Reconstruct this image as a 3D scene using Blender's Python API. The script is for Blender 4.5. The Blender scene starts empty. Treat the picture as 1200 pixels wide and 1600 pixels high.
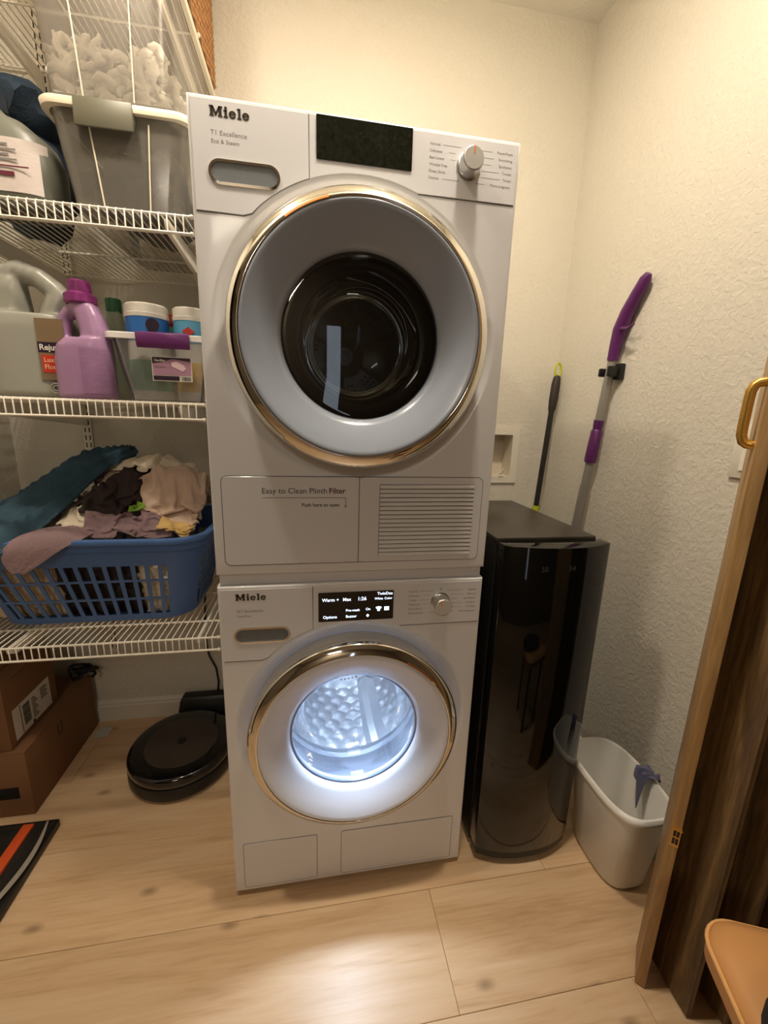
import bpy, bmesh, math, random
import numpy as np
from mathutils import Vector, Matrix, noise
C = bpy.context.scene.collection
PI = math.pi
S, Co = math.sin, math.cos

# ------------------------------------------------------------------ camera
yaw, pitch, roll = 0.17408671, -0.22289872, 0.03081386
F_PX = 644.441
fwd = Vector((S(yaw)*Co(pitch), Co(yaw)*Co(pitch), S(pitch)))
rgt = Vector((Co(yaw), -S(yaw), 0))
upv = rgt.cross(fwd)
r2 = rgt*Co(roll) + upv*S(roll)
u2 = -rgt*S(roll) + upv*Co(roll)
cd = bpy.data.cameras.new('camera')
cam = bpy.data.objects.new('camera', cd)
C.objects.link(cam)
M = Matrix((r2, u2, -fwd)).transposed().to_4x4()
M.translation = Vector((0.2025618, -0.8612393, 1.2094835))
cam.matrix_world = M
cd.sensor_fit = 'VERTICAL'; cd.sensor_height = 36.0
cd.lens = 36.0*F_PX/1600.0
cd.clip_start = 0.02
bpy.context.scene.camera = cam

# ------------------------------------------------------------------ world, lights, exposure
sc = bpy.context.scene
w = bpy.data.worlds.new('world'); sc.world = w; w.use_nodes = True
w.node_tree.nodes['Background'].inputs[0].default_value = (1.0, 0.8, 0.6, 1)
w.node_tree.nodes['Background'].inputs[1].default_value = 0.02
sc.view_settings.view_transform = 'Standard'
sc.view_settings.look = 'None'
sc.view_settings.gamma = 1.0
sc.view_settings.use_curve_mapping = False
sc.view_settings.exposure = 0.32

def light(name, kind, loc, energy, color, size=0.05, rot=(0, 0, 0), **kw):
    d = bpy.data.lights.new(name, kind); d.energy = energy; d.color = color
    if kind == 'AREA':
        d.size = size
    else:
        d.shadow_soft_size = size
    for k, v in kw.items():
        setattr(d, k, v)
    o = bpy.data.objects.new(name, d); C.objects.link(o)
    o.location = loc; o.rotation_euler = rot
    return o
LAMP = (1.0, 0.865, 0.70)
light('closet_lamp_right', 'AREA', (0.49, -0.19, 2.49), 11.8, LAMP, 0.11, shape='DISK')
light('closet_lamp_left', 'AREA', (-0.24, -0.17, 2.49), 8.6, LAMP, 0.11, shape='DISK')
light('room_ceiling_light', 'AREA', (-0.35, -2.6, 2.40), 13, LAMP, 0.5)
light('added_streak_light', 'AREA', (0.42, -2.95, 1.35), 0.55, (0.72, 0.84, 1.0), 0.10, rot=(PI/2, 0, 0), shape='RECTANGLE', size_y=1.2)  # added unseen strip, reflects a cool streak in the dryer window

# ------------------------------------------------------------------ materials
def lin(c):
    return tuple(((x/255.0)/12.92 if x/255.0 <= .04045 else ((x/255.0+.055)/1.055)**2.4) for x in c)

def mat(name, rgb, rough=0.5, metal=0.0, noise_amt=0.0, noise_scale=20.0, bump=0.0, bump_scale=80.0, coat=0.0, spec=0.5, dist=0.002, emit=None, estr=0.0, stretch=(1, 1, 1), rough_var=0.0):
    m = bpy.data.materials.new(name); m.use_nodes = True
    nt = m.node_tree; b = nt.nodes['Principled BSDF']
    col = (*lin(rgb), 1)
    b.inputs['Base Color'].default_value = col
    b.inputs['Roughness'].default_value = rough
    b.inputs['Metallic'].default_value = metal
    b.inputs['Specular IOR Level'].default_value = spec
    b.inputs['Coat Weight'].default_value = coat
    b.inputs['Coat Roughness'].default_value = 0.08
    tc = nt.nodes.new('ShaderNodeTexCoord')
    mp = nt.nodes.new('ShaderNodeMapping'); mp.inputs['Scale'].default_value = stretch
    nt.links.new(tc.outputs['Object'], mp.inputs['Vector'])
    n = nt.nodes.new('ShaderNodeTexNoise'); n.inputs['Scale'].default_value = noise_scale; n.inputs['Detail'].default_value = 4
    nt.links.new(mp.outputs[0], n.inputs['Vector'])
    mx = nt.nodes.new('ShaderNodeMix'); mx.data_type = 'RGBA'
    dk = tuple(max(0, c*(1-noise_amt)) for c in col[:3]); lt = tuple(min(1, c*(1+noise_amt)) for c in col[:3])
    mx.inputs[6].default_value = (*dk, 1); mx.inputs[7].default_value = (*lt, 1)
    nt.links.new(n.outputs['Fac'], mx.inputs[0])
    nt.links.new(mx.outputs[2], b.inputs['Base Color'])
    if rough_var:
        mr = nt.nodes.new('ShaderNodeMapRange')
        mr.inputs['To Min'].default_value = max(0, rough-rough_var); mr.inputs['To Max'].default_value = rough+rough_var
        nt.links.new(n.outputs['Fac'], mr.inputs['Value']); nt.links.new(mr.outputs[0], b.inputs['Roughness'])
    if bump:
        n2 = nt.nodes.new('ShaderNodeTexNoise'); n2.inputs['Scale'].default_value = bump_scale; n2.inputs['Detail'].default_value = 3
        nt.links.new(mp.outputs[0], n2.inputs['Vector'])
        bp = nt.nodes.new('ShaderNodeBump'); bp.inputs['Strength'].default_value = bump; bp.inputs['Distance'].default_value = dist
        nt.links.new(n2.outputs['Fac'], bp.inputs['Height']); nt.links.new(bp.outputs[0], b.inputs['Normal'])
    if emit:
        b.inputs['Emission Color'].default_value = (*lin(emit), 1); b.inputs['Emission Strength'].default_value = estr
    return m

def glassy(name, tint, gloss=0.0, rough=0.02, diffuse=None, dif=0.0, ior=1.45, fscale=1.0):
    """thin glass or plastic: tinted transparency, fresnel gloss, optionally a milky diffuse share"""
    m = bpy.data.materials.new(name); m.use_nodes = True
    nt = m.node_tree; nt.nodes.clear()
    out = nt.nodes.new('ShaderNodeOutputMaterial')
    tr = nt.nodes.new('ShaderNodeBsdfTransparent'); tr.inputs[0].default_value = (*tint, 1)
    gl = nt.nodes.new('ShaderNodeBsdfGlossy'); gl.inputs['Roughness'].default_value = rough
    fr0 = nt.nodes.new('ShaderNodeFresnel'); fr0.inputs[0].default_value = ior
    fr = nt.nodes.new('ShaderNodeMath'); fr.operation = 'MULTIPLY'; fr.inputs[1].default_value = fscale
    nt.links.new(fr0.outputs[0], fr.inputs[0])
    base = tr.outputs[0]
    if dif:
        df = nt.nodes.new('ShaderNodeBsdfDiffuse'); df.inputs[0].default_value = (*diffuse, 1)
        tl = nt.nodes.new('ShaderNodeBsdfTranslucent'); tl.inputs[0].default_value = (*diffuse, 1)
        a = nt.nodes.new('ShaderNodeMixShader'); a.inputs[0].default_value = 0.4
        nt.links.new(df.outputs[0], a.inputs[1]); nt.links.new(tl.outputs[0], a.inputs[2])
        b = nt.nodes.new('ShaderNodeMixShader'); b.inputs[0].default_value = dif
        nt.links.new(tr.outputs[0], b.inputs[1]); nt.links.new(a.outputs[0], b.inputs[2])
        base = b.outputs[0]
    mx = nt.nodes.new('ShaderNodeMixShader')
    if gloss:
        ad = nt.nodes.new('ShaderNodeMath'); ad.operation = 'ADD'; ad.inputs[1].default_value = gloss; ad.use_clamp = True
        nt.links.new(fr.outputs[0], ad.inputs[0]); nt.links.new(ad.outputs[0], mx.inputs[0])
    else:
        nt.links.new(fr.outputs[0], mx.inputs[0])
    nt.links.new(base, mx.inputs[1]); nt.links.new(gl.outputs[0], mx.inputs[2])
    nt.links.new(mx.outputs[0], out.inputs[0])
    return m

def wall_mat(name, rgb, strength):
    m = bpy.data.materials.new(name); m.use_nodes = True
    nt = m.node_tree; b = nt.nodes['Principled BSDF']
    b.inputs['Base Color'].default_value = (*lin(rgb), 1); b.inputs['Roughness'].default_value = 0.62
    b.inputs['Specular IOR Level'].default_value = 0.3
    tc = nt.nodes.new('ShaderNodeTexCoord')
    n = nt.nodes.new('ShaderNodeTexNoise'); n.inputs['Scale'].default_value = 75; n.inputs['Detail'].default_value = 3.5; n.inputs['Distortion'].default_value = 0.6
    nt.links.new(tc.outputs['Object'], n.inputs['Vector'])
    cr = nt.nodes.new('ShaderNodeMapRange'); cr.inputs['From Min'].default_value = 0.42; cr.inputs['From Max'].default_value = 0.62
    nt.links.new(n.outputs['Fac'], cr.inputs['Value'])
    bp = nt.nodes.new('ShaderNodeBump'); bp.inputs['Strength'].default_value = strength; bp.inputs['Distance'].default_value = 0.0016
    nt.links.new(cr.outputs[0], bp.inputs['Height']); nt.links.new(bp.outputs[0], b.inputs['Normal'])
    return m

def wood_mat(name, dark, mid, light_, axis='X', scale=1.0, rough=0.4, knots=False, rand=0.12, coat=0.0):
    """long-grained wood; the grain runs along the given axis and shifts with each object"""
    m = bpy.data.materials.new(name); m.use_nodes = True
    nt = m.node_tree; b = nt.nodes['Principled BSDF']; L = nt.links.new
    b.inputs['Roughness'].default_value = rough; b.inputs['Coat Weight'].default_value = coat; b.inputs['Coat Roughness'].default_value = 0.2
    tc = nt.nodes.new('ShaderNodeTexCoord'); oi = nt.nodes.new('ShaderNodeObjectInfo')
    mu = nt.nodes.new('ShaderNodeMath'); mu.operation = 'MULTIPLY'; mu.inputs[1].default_value = 37.0
    L(oi.outputs['Random'], mu.inputs[0])
    ad = nt.nodes.new('ShaderNodeVectorMath'); ad.operation = 'ADD'
    L(tc.outputs['Object'], ad.inputs[0]); L(mu.outputs[0], ad.inputs[1])
    mp = nt.nodes.new('ShaderNodeMapping')
    st = {'X': (0.9, 11, 11), 'Y': (11, 0.9, 11), 'Z': (11, 11, 0.9)}[axis]
    mp.inputs['Scale'].default_value = [s*scale for s in st]
    L(ad.outputs[0], mp.inputs['Vector'])
    n1 = nt.nodes.new('ShaderNodeTexNoise'); n1.inputs['Scale'].default_value = 1.6; n1.inputs['Detail'].default_value = 6; n1.inputs['Distortion'].default_value = 1.1; n1.inputs['Roughness'].default_value = 0.6
    L(mp.outputs[0], n1.inputs['Vector'])
    mp2 = nt.nodes.new('ShaderNodeMapping'); mp2.inputs['Scale'].default_value = [s*scale*6 for s in st]
    L(ad.outputs[0], mp2.inputs['Vector'])
    n2 = nt.nodes.new('ShaderNodeTexNoise'); n2.inputs['Scale'].default_value = 2.0; n2.inputs['Detail'].default_value = 4
    L(mp2.outputs[0], n2.inputs['Vector'])
    mm = nt.nodes.new('ShaderNodeMix'); mm.data_type = 'FLOAT'; mm.inputs[0].default_value = 0.3
    L(n1.outputs['Fac'], mm.inputs[2]); L(n2.outputs['Fac'], mm.inputs[3])
    fac = mm.outputs[0]
    rp = nt.nodes.new('ShaderNodeValToRGB')
    e = rp.color_ramp.elements
    e[0].position = 0.3; e[0].color = (*lin(dark), 1); e[1].position = 0.68; e[1].color = (*lin(light_), 1)
    k = e.new(0.48); k.color = (*lin(mid), 1)
    L(fac, rp.inputs[0])
    colr = rp.outputs[0]
    if knots:
        mk = nt.nodes.new('ShaderNodeMapping'); mk.inputs['Scale'].default_value = (2.1, 4.2, 1)
        L(ad.outputs[0], mk.inputs['Vector'])
        vo = nt.nodes.new('ShaderNodeTexVoronoi'); vo.voronoi_dimensions = '2D'; vo.inputs['Scale'].default_value = 1.0
        L(mk.outputs[0], vo.inputs['Vector'])
        mr = nt.nodes.new('ShaderNodeMapRange'); mr.inputs['From Min'].default_value = 0.01; mr.inputs['From Max'].default_value = 0.06; mr.inputs['To Min'].default_value = 0.55; mr.inputs['To Max'].default_value = 0.0
        L(vo.outputs['Distance'], mr.inputs['Value'])
        kx = nt.nodes.new('ShaderNodeMix'); kx.data_type = 'RGBA'; kx.inputs[7].default_value = (*lin((96, 72, 50)), 1)
        L(mr.outputs[0], kx.inputs[0]); L(colr, kx.inputs[6]); colr = kx.outputs[2]
    hs = nt.nodes.new('ShaderNodeHueSaturation')
    v = nt.nodes.new('ShaderNodeMapRange'); v.inputs['To Min'].default_value = 1-rand; v.inputs['To Max'].default_value = 1+rand
    L(oi.outputs['Random'], v.inputs['Value']); L(v.outputs[0], hs.inputs['Value']); L(colr, hs.inputs['Color'])
    L(hs.outputs[0], b.inputs['Base Color'])
    bp = nt.nodes.new('ShaderNodeBump'); bp.inputs['Strength'].default_value = 0.12; bp.inputs['Distance'].default_value = 0.001
    L(fac, bp.inputs['Height']); L(bp.outputs[0], b.inputs['Normal'])
    return m

WHITE = mat('white_enamel', (226, 227, 230), 0.28, coat=0.35, noise_amt=0.012, noise_scale=4)
WHITE2 = mat('white_panel', (223, 224, 228), 0.34, coat=0.2)
RING = mat('door_ring_shaded_white', (160, 169, 183), 0.22, coat=0.3, noise_amt=0.03, noise_scale=6)  # white plastic; the blue-grey of grazing light is put in the colour
RINGW = mat('washer_ring_white', (214, 219, 230), 0.25, coat=0.3)
CHROME = mat('chrome', (222, 219, 212), 0.06, 1.0)
SATIN = mat('satin_metal', (200, 200, 198), 0.28, 1.0)
SEAM = mat('seam_grey', (92, 92, 94), 0.6)
BLACKGLASS = mat('black_glass', (10, 11, 11), 0.06, coat=0.5)
DUSTGLASS = mat('dusty_black_glass', (26, 29, 22), 0.14, noise_amt=1.0, noise_scale=210, rough_var=0.12, bump=0.15, bump_scale=240)
PRINT = mat('grey_print', (120, 118, 116), 0.6)
DARKPRINT = mat('dark_print', (46, 44, 46), 0.5)
WINEPRINT = mat('wine_print', (96, 26, 48), 0.5)
LOGOMET = mat('logo_metal', (78, 74, 66), 0.3, 0.8)
RECESS = mat('grip_recess_grey', (112, 116, 120), 0.35, noise_amt=0.1, noise_scale=200)
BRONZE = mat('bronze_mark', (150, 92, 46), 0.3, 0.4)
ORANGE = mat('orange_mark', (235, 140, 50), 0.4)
SCREENTXT = mat('screen_text', (220, 232, 245), 0.5, emit=(215, 230, 250), estr=1.6)
STEEL = mat('drum_steel', (205, 208, 212), 0.34, 0.9)
STEELD = mat('drum_steel_dark', (120, 122, 124), 0.28, 1.0)
RUBBER = mat('grey_rubber', (108, 114, 124), 0.5)
DARKIN = mat('dark_interior', (26, 26, 27), 0.5)
GLASS = glassy('window_glass', (0.93, 0.96, 1.0), rough=0.0)
SMOKE = glassy('smoked_window_glass', (0.50, 0.53, 0.53), gloss=0.05, rough=0.01)
BOWL = glassy('washer_bowl_glass', (0.88, 0.93, 1.0), rough=0.0, diffuse=(0.75, 0.85, 1.0), dif=0.07, fscale=0.45)
BACKWALL = wall_mat('wall_paint', (216, 211, 198), 0.45)
ROOMWALL = wall_mat('room_wall_paint', (150, 138, 120), 0.2)
CEILM = wall_mat('ceiling_paint', (232, 228, 216), 0.25)
TRIMW = mat('trim_white', (226, 220, 206), 0.45, noise_amt=0.03)
FLOORW = wood_mat('floor_oak', (186, 150, 112), (212, 178, 138), (222, 194, 158), 'X', 1.0, 0.38, knots=True, rand=0.05)
SUBFLOOR = mat('floor_underlay', (136, 104, 72), 0.8)
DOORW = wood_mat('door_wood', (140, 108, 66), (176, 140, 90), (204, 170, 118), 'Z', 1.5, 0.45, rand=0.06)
DOORSHADE = wood_mat('door_fold_shaded_wood', (62, 46, 26), (94, 72, 42), (136, 108, 68), 'Z', 1.6, 0.5, rand=0.06)  # darker copy of the door wood, shade on the folds put in the colour
BRASS = mat('brass_gold', (214, 168, 84), 0.3, 0.85, noise_amt=0.08, bump=0.15, bump_scale=300)
WIRE = mat('white_vinyl_wire', (236, 230, 216), 0.35)
BLACKP = mat('black_plastic', (20, 20, 20), 0.42, noise_amt=0.1, bump=0.1, bump_scale=200)
BLACKGL = mat('black_gloss_door', (9, 10, 9), 0.04, spec=0.4, noise_amt=0.05)
BLACKMETAL = mat('black_metal_top', (52, 47, 40), 0.32, noise_amt=0.35, noise_scale=9, rough_var=0.08, stretch=(2.5, 1, 1))
SMOKEDOOR = glassy('smoked_door_edge', (0.35, 0.36, 0.3), gloss=0.12, rough=0.01)
BINW = mat('bin_white', (226, 224, 218), 0.42, bump=0.25, bump_scale=260, dist=0.001)
PURPLE = mat('purple_plastic', (88, 30, 94), 0.35)
GREYP = mat('grey_pole', (150, 146, 140), 0.35, 0.3)
BLACKPOLE = mat('black_pole', (34, 32, 30), 0.45)
GRIPB = mat('brown_black_grip', (44, 36, 30), 0.6)
LIME = mat('lime_plastic', (186, 196, 40), 0.45)
CLEARBIN = glassy('clear_bin_plastic', (0.97, 0.95, 0.91), gloss=0.02, rough=0.15, diffuse=lin((240, 234, 220)), dif=0.21)
MILKYBIN = glassy('milky_bin_plastic', (0.97, 0.95, 0.92), gloss=0.02, rough=0.15, diffuse=lin((242, 236, 224)), dif=0.20)
CLEARRIM = mat('bin_rim_plastic', (222, 212, 190), 0.35)
LATCH = mat('olive_grey_latch', (92, 90, 74), 0.4)
FLUFF = mat('white_fluff', (242, 238, 232), 0.9, noise_amt=0.12, noise_scale=60, bump=0.6, bump_scale=120)
DARKCLOTH = mat('charcoal_cloth', (70, 72, 70), 0.9, noise_amt=0.25, noise_scale=60)
JUGGREY = mat('silver_grey_jug', (158, 158, 148), 0.32, noise_amt=0.05)
LILAC = mat('lilac_bottle', (162, 126, 162), 0.3, noise_amt=0.04)
MAGENTA = mat('magenta_cap', (124, 36, 106), 0.4)
LILACLABEL = mat('lilac_label', (150, 112, 150), 0.4, noise_amt=0.25, noise_scale=40, stretch=(1, 1, 5))
GREENCAP = mat('green_cap', (34, 96, 62), 0.4)
PALEBOTTLE = mat('pale_green_bottle', (150, 160, 140), 0.35)
REDLID = mat('red_lid', (178, 42, 34), 0.4)
WHITEP = mat('white_plastic', (232, 228, 218), 0.38)
BLUELAB = mat('blue_label', (44, 112, 190), 0.4, noise_amt=0.12, noise_scale=16)
CYANLAB = mat('cyan_label', (96, 170, 210), 0.4, noise_amt=0.2, noise_scale=14)
GREENLAB = mat('green_label', (96, 176, 142), 0.45, noise_amt=0.1)
YELLOWLAB = mat('yellow_label', (232, 190, 84), 0.45, noise_amt=0.1)
REDLAB = mat('red_label', (196, 54, 40), 0.4)
ORANGELAB = mat('orange_red_label', (206, 84, 40), 0.4, noise_amt=0.05)
DARKLAB = mat('dark_label', (42, 24, 44), 0.4)
BROWNLAB = mat('brown_label', (126, 104, 78), 0.45, noise_amt=0.25, noise_scale=18)
MAUVELAB = mat('mauve_label', (170, 128, 152), 0.45, noise_amt=0.1)
WHITELAB = mat('white_label', (224, 218, 208), 0.55)
BASKETBIN = glassy('frosted_basket_plastic', (0.95, 0.95, 0.95), gloss=0.02, rough=0.18, diffuse=lin((240, 238, 236)), dif=0.2)
BLUEP = mat('blue_basket_plastic', (78, 114, 172), 0.36, noise_amt=0.04)
CARD = mat('cardboard', (132, 94, 62), 0.8, noise_amt=0.08, noise_scale=12, bump=0.1, bump_scale=60)
TAPE = mat('black_tape', (22, 20, 20), 0.4)
GREYSTEEL = mat('robot_top_grey', (92, 86, 78), 0.3, 0.7)
PACKPL = mat('glossy_black_pack', (40, 38, 36), 0.16, noise_amt=0.5, noise_scale=14, bump=0.5, bump_scale=18, dist=0.004, stretch=(3, 1, 1))
TAN = mat('tan_leather', (206, 150, 92), 0.5, noise_amt=0.05, bump=0.15, bump_scale=240, dist=0.001)
TANPIPE = mat('tan_piping', (226, 176, 112), 0.45)
RATTAN = mat('rattan', (182, 132, 82), 0.55, noise_amt=0.3, noise_scale=60)
RATTAND = mat('rattan_core', (96, 58, 30), 0.8)
PAPERSCRAP = mat('paper_scrap', (200, 200, 188), 0.7)

def cloth_mat(name, rgb, fuzzy=0.4, sc_=350, amt=0.12):
    return mat(name, rgb, 0.92, noise_amt=amt, noise_scale=30, bump=fuzzy, bump_scale=sc_, spec=0.15, dist=0.002)
TEAL = cloth_mat('teal_terry', (62, 86, 102), 1.0, 160, 0.35)
CREAM = cloth_mat('cream_cotton', (226, 212, 186))
CREAM2 = cloth_mat('oatmeal_cotton', (208, 188, 160))
IVORY = cloth_mat('ivory_cotton', (236, 224, 202))
BEIGEP = cloth_mat('pinkish_beige', (216, 190, 170))
DARKBR = cloth_mat('dark_brown_cloth', (66, 56, 56), 0.6, 200, 0.2)
MAUVE = cloth_mat('mauve_terry', (152, 128, 132), 0.9, 220, 0.12)
YELLOWC = cloth_mat('pale_yellow_cloth', (220, 184, 120))
GREENC = cloth_mat('green_cloth', (128, 168, 66))
NAVYC = cloth_mat('slate_blue_cloth', (48, 60, 74), 0.6, 200, 0.15)
INNERD = cloth_mat('charcoal_laundry', (58, 52, 52), 0.6, 200, 0.2)

# ------------------------------------------------------------------ mesh building
class MB:
    def __init__(self):
        self.v = []; self.f = []
    def add(self, vs, fs, mx=None):
        n = len(self.v)
        self.v += [tuple(mx @ Vector(p)) if mx else tuple(p) for p in vs]
        self.f += [tuple(i+n for i in f) for f in fs]
        return self
    def box(self, x0, x1, y0, y1, z0, z1, mx=None):
        vs = [(x, y, z) for z in (z0, z1) for y in (y0, y1) for x in (x0, x1)]
        return self.add(vs, [(0, 2, 3, 1), (4, 5, 7, 6), (0, 1, 5, 4), (1, 3, 7, 5), (3, 2, 6, 7), (2, 0, 4, 6)], mx)
    def loft(self, loops, cap0=True, cap1=True, closed=True, mx=None):
        n = len(loops[0]); vs = [p for l in loops for p in l]; fs = []
        for i in range(len(loops)-1):
            for j in range(n if closed else n-1):
                k = (j+1) % n
                fs.append((i*n+j, i*n+k, (i+1)*n+k, (i+1)*n+j))
        if cap0: fs.append(tuple(reversed(range(n))))
        if cap1: fs.append(tuple((len(loops)-1)*n+j for j in range(n)))
        return self.add(vs, fs, mx)
    def tube(self, path, r, n=8, closed=False, caps=True, mx=None):
        P = [Vector(p) for p in path]; loops = []
        N = len(P); rr = r if isinstance(r, (list, tuple)) else [r]*N
        prev = None
        for i in range(N):
            a = P[i-1] if (i > 0 or closed) else P[i]
            b = P[(i+1) % N] if (i < N-1 or closed) else P[i]
            t = (b-a).normalized()
            if prev is None:
                ref = Vector((0, 0, 1)) if abs(t.z) < 0.9 else Vector((1, 0, 0))
                e1 = t.cross(ref).normalized()
            else:
                e1 = (prev - t*prev.dot(t)).normalized()
            prev = e1; e2 = t.cross(e1)
            loops.append([tuple(P[i]+(e1*Co(2*PI*k/n)+e2*S(2*PI*k/n))*rr[i]) for k in range(n)])
        if closed: loops.append(loops[0])
        return self.loft(loops, caps and not closed, caps and not closed, mx=mx)
    def lathe_y(self, prof, cx, cz, n=96, cap0=False, cap1=False):
        """profile of (radius, y) turned about the y axis through (cx, cz)"""
        loops = [[(cx+r*Co(2*PI*k/n), y, cz+r*S(2*PI*k/n)) for k in range(n)] for r, y in prof]
        return self.loft(loops, cap0, cap1)
    def lathe_z(self, prof, cx, cy, n=48, cap0=True, cap1=True):
        loops = [[(cx+r*Co(2*PI*k/n), cy+r*S(2*PI*k/n), z) for k in range(n)] for r, z in prof]
        return self.loft(loops, cap0, cap1)
    def grid(self, fn, nu, nv):
        vs = [fn(i/nu, j/nv) for j in range(nv+1) for i in range(nu+1)]
        fs = [(j*(nu+1)+i, j*(nu+1)+i+1, (j+1)*(nu+1)+i+1, (j+1)*(nu+1)+i) for j in range(nv) for i in range(nu)]
        return self.add(vs, fs)
    def prism_xz(self, poly, y0, y1):
        a = [(x, y0, z) for x, z in poly]; b = [(x, y1, z) for x, z in poly]
        return self.loft([a, b])
    def mesh(self, name, m=None, bevel=0.0, seg=2, ang=35.0, solid=0.0, weld=0.0):
        me = bpy.data.meshes.new(name)
        me.from_pydata(self.v, [], self.f)
        bm = bmesh.new(); bm.from_mesh(me)
        if weld: bmesh.ops.remove_doubles(bm, verts=bm.verts, dist=weld)
        bmesh.ops.recalc_face_normals(bm, faces=bm.faces)
        if solid:
            r = bmesh.ops.solidify(bm, geom=bm.faces[:], thickness=solid)
            bmesh.ops.recalc_face_normals(bm, faces=bm.faces)
        if bevel:
            es = [e for e in bm.edges if len(e.link_faces) == 2 and e.calc_face_angle(0) > math.radians(50)]
            bmesh.ops.bevel(bm, geom=es, offset=bevel, segments=seg, affect='EDGES', profile=0.5, clamp_overlap=True)
        for f in bm.faces: f.smooth = True
        for e in bm.edges:
            if len(e.link_faces) == 2 and e.calc_face_angle(0) > math.radians(ang): e.smooth = False
        bm.to_mesh(me); bm.free()
        if m: me.materials.append(m)
        return me
    def build(self, name, m, parent=None, **kw):
        o = bpy.data.objects.new(name, self.mesh(name, m, **kw)); C.objects.link(o)
        if parent: o.parent = parent
        return o

def tag(o, label=None, cat=None, group=None, kind=None):
    if label: o['label'] = label
    if cat: o['category'] = cat
    if group: o['group'] = group
    if kind: o['kind'] = kind
    return o
def empty(name, loc=(0, 0, 0), rz=0.0, **kw):
    o = bpy.data.objects.new(name, None); C.objects.link(o); o.location = loc; o.rotation_euler[2] = rz
    o.empty_display_size = 0.05
    return tag(o, **kw)
def copy_part(o, parent, loc=None):
    c = o.copy(); C.objects.link(c); c.parent = parent
    if loc is not None: c.location = loc
    return c
def rrect(x0, x1, z0, z1, r, n=6):
    pts = []
    for cx, cz, a0 in ((x1-r, z1-r, 0), (x0+r, z1-r, 90), (x0+r, z0+r, 180), (x1-r, z0+r, 270)):
        for i in range(n+1):
            a = math.radians(a0+90*i/n); pts.append((cx+r*Co(a), cz+r*S(a)))
    return pts
def text_mesh(name, items, m, parent, y, bold=0.0, extrude=0.0002, mx=None):
    """items: (string, x, z, size, align); printed on the plane y, reading from -y"""
    mb = MB()
    for it in items:
        s, x, z, size, al = it[:5]
        cu = bpy.data.curves.new('t', 'FONT'); cu.body = s; cu.size = size; cu.align_x = al; cu.extrude = 0.00003; cu.offset = bold*size; cu.resolution_u = 3
        if len(it) > 5: cu.space_character = it[5]
        o = bpy.data.objects.new('t', cu)
        me = bpy.data.meshes.new_from_object(o)
        mt = Matrix.Translation((x, y, z)) @ Matrix.Rotation(PI/2, 4, 'X')
        if mx: mt = mx @ mt
        mb.add([v.co for v in me.vertices], [tuple(p.vertices) for p in me.polygons], mt)
        bpy.data.objects.remove(o); bpy.data.curves.remove(cu); bpy.data.meshes.remove(me)
    return mb.build(name, m, parent)
def remeshed(mb, name, m, parent, voxel=0.003, smooth=6, fac=0.5):
    """fuses overlapping shapes of mb into one continuous skin"""
    o = mb.build(name, m, None)
    md = o.modifiers.new('r', 'REMESH'); md.mode = 'VOXEL'; md.voxel_size = voxel; md.use_smooth_shade = True
    sm = o.modifiers.new('s', 'SMOOTH'); sm.iterations = smooth; sm.factor = fac
    dg = bpy.context.evaluated_depsgraph_get()
    me = bpy.data.meshes.new_from_object(o.evaluated_get(dg))
    o.modifiers.clear(); o.data = me
    if not me.materials: me.materials.append(m)
    for p in me.polygons: p.use_smooth = True
    if parent: o.parent = parent
    return o

# ------------------------------------------------------------------ room shell
XL, XR, YB, ZC = -0.79, 1.17, 0.73, 2.535
def struct(o): return tag(o, kind='structure')
RX0, RX1, RZ0, RZ1 = 0.857, 1.005, 0.988, 1.163   # opening of the washer outlet box
struct(MB().box(-2.2, RX0, YB, YB+0.1, -0.03, ZC).box(RX1, XR+0.1, YB, YB+0.1, -0.03, ZC).box(RX0, RX1, YB, YB+0.1, -0.03, RZ0).box(RX0, RX1, YB, YB+0.1, RZ1, ZC).build('wall_back', BACKWALL))
struct(MB().box(XL-0.1, XL, -0.42, YB, -0.03, ZC).build('wall_left', BACKWALL))
struct(MB().box(XR, XR+0.1, -0.42, YB, -0.03, ZC).build('wall_right', BACKWALL))
fr = MB().box(XL-1.4, XL, -0.42, -0.30, -0.0, ZC).box(XR, XR+1.2, -0.42, -0.30, -0.0, ZC).box(XL, XR, -0.42, -0.30, 2.06, ZC)
struct(fr.build('wall_front', BACKWALL))
struct(MB().box(XL-1.4, XR+1.2, -3.1, -3.0, 0, ZC).build('wall_far', ROOMWALL))
struct(MB().box(XL-1.5, XL-1.4, -3.1, -0.3, 0, ZC).build('wall_room_left', ROOMWALL))
struct(MB().box(XR+1.2, XR+1.3, -3.1, -0.3, 0, ZC).build('wall_room_right', ROOMWALL))
struct(MB().box(-2.3, 2.5, -3.1, YB+0.1, ZC, ZC+0.1).build('ceiling', CEILM))
floor = struct(MB().box(-2.3, 2.5, -3.1, YB+0.05, -0.03, -0.0045).build('floor', SUBFLOOR))
plank_cache = {}
def plank(x0, x1, y0, y1):
    L_, W_ = round(x1-x0, 3), round(y1-y0, 3)
    if (L_, W_) not in plank_cache:
        plank_cache[(L_, W_)] = MB().box(0.0004, L_-0.0004, 0.0004, W_-0.0004, -0.0042, 0).mesh('plank', FLOORW, bevel=0.0008, seg=1)
    o = bpy.data.objects.new('plank', plank_cache[(L_, W_)]); C.objects.link(o); o.parent = floor; o.location = (x0, y0, 0)
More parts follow.
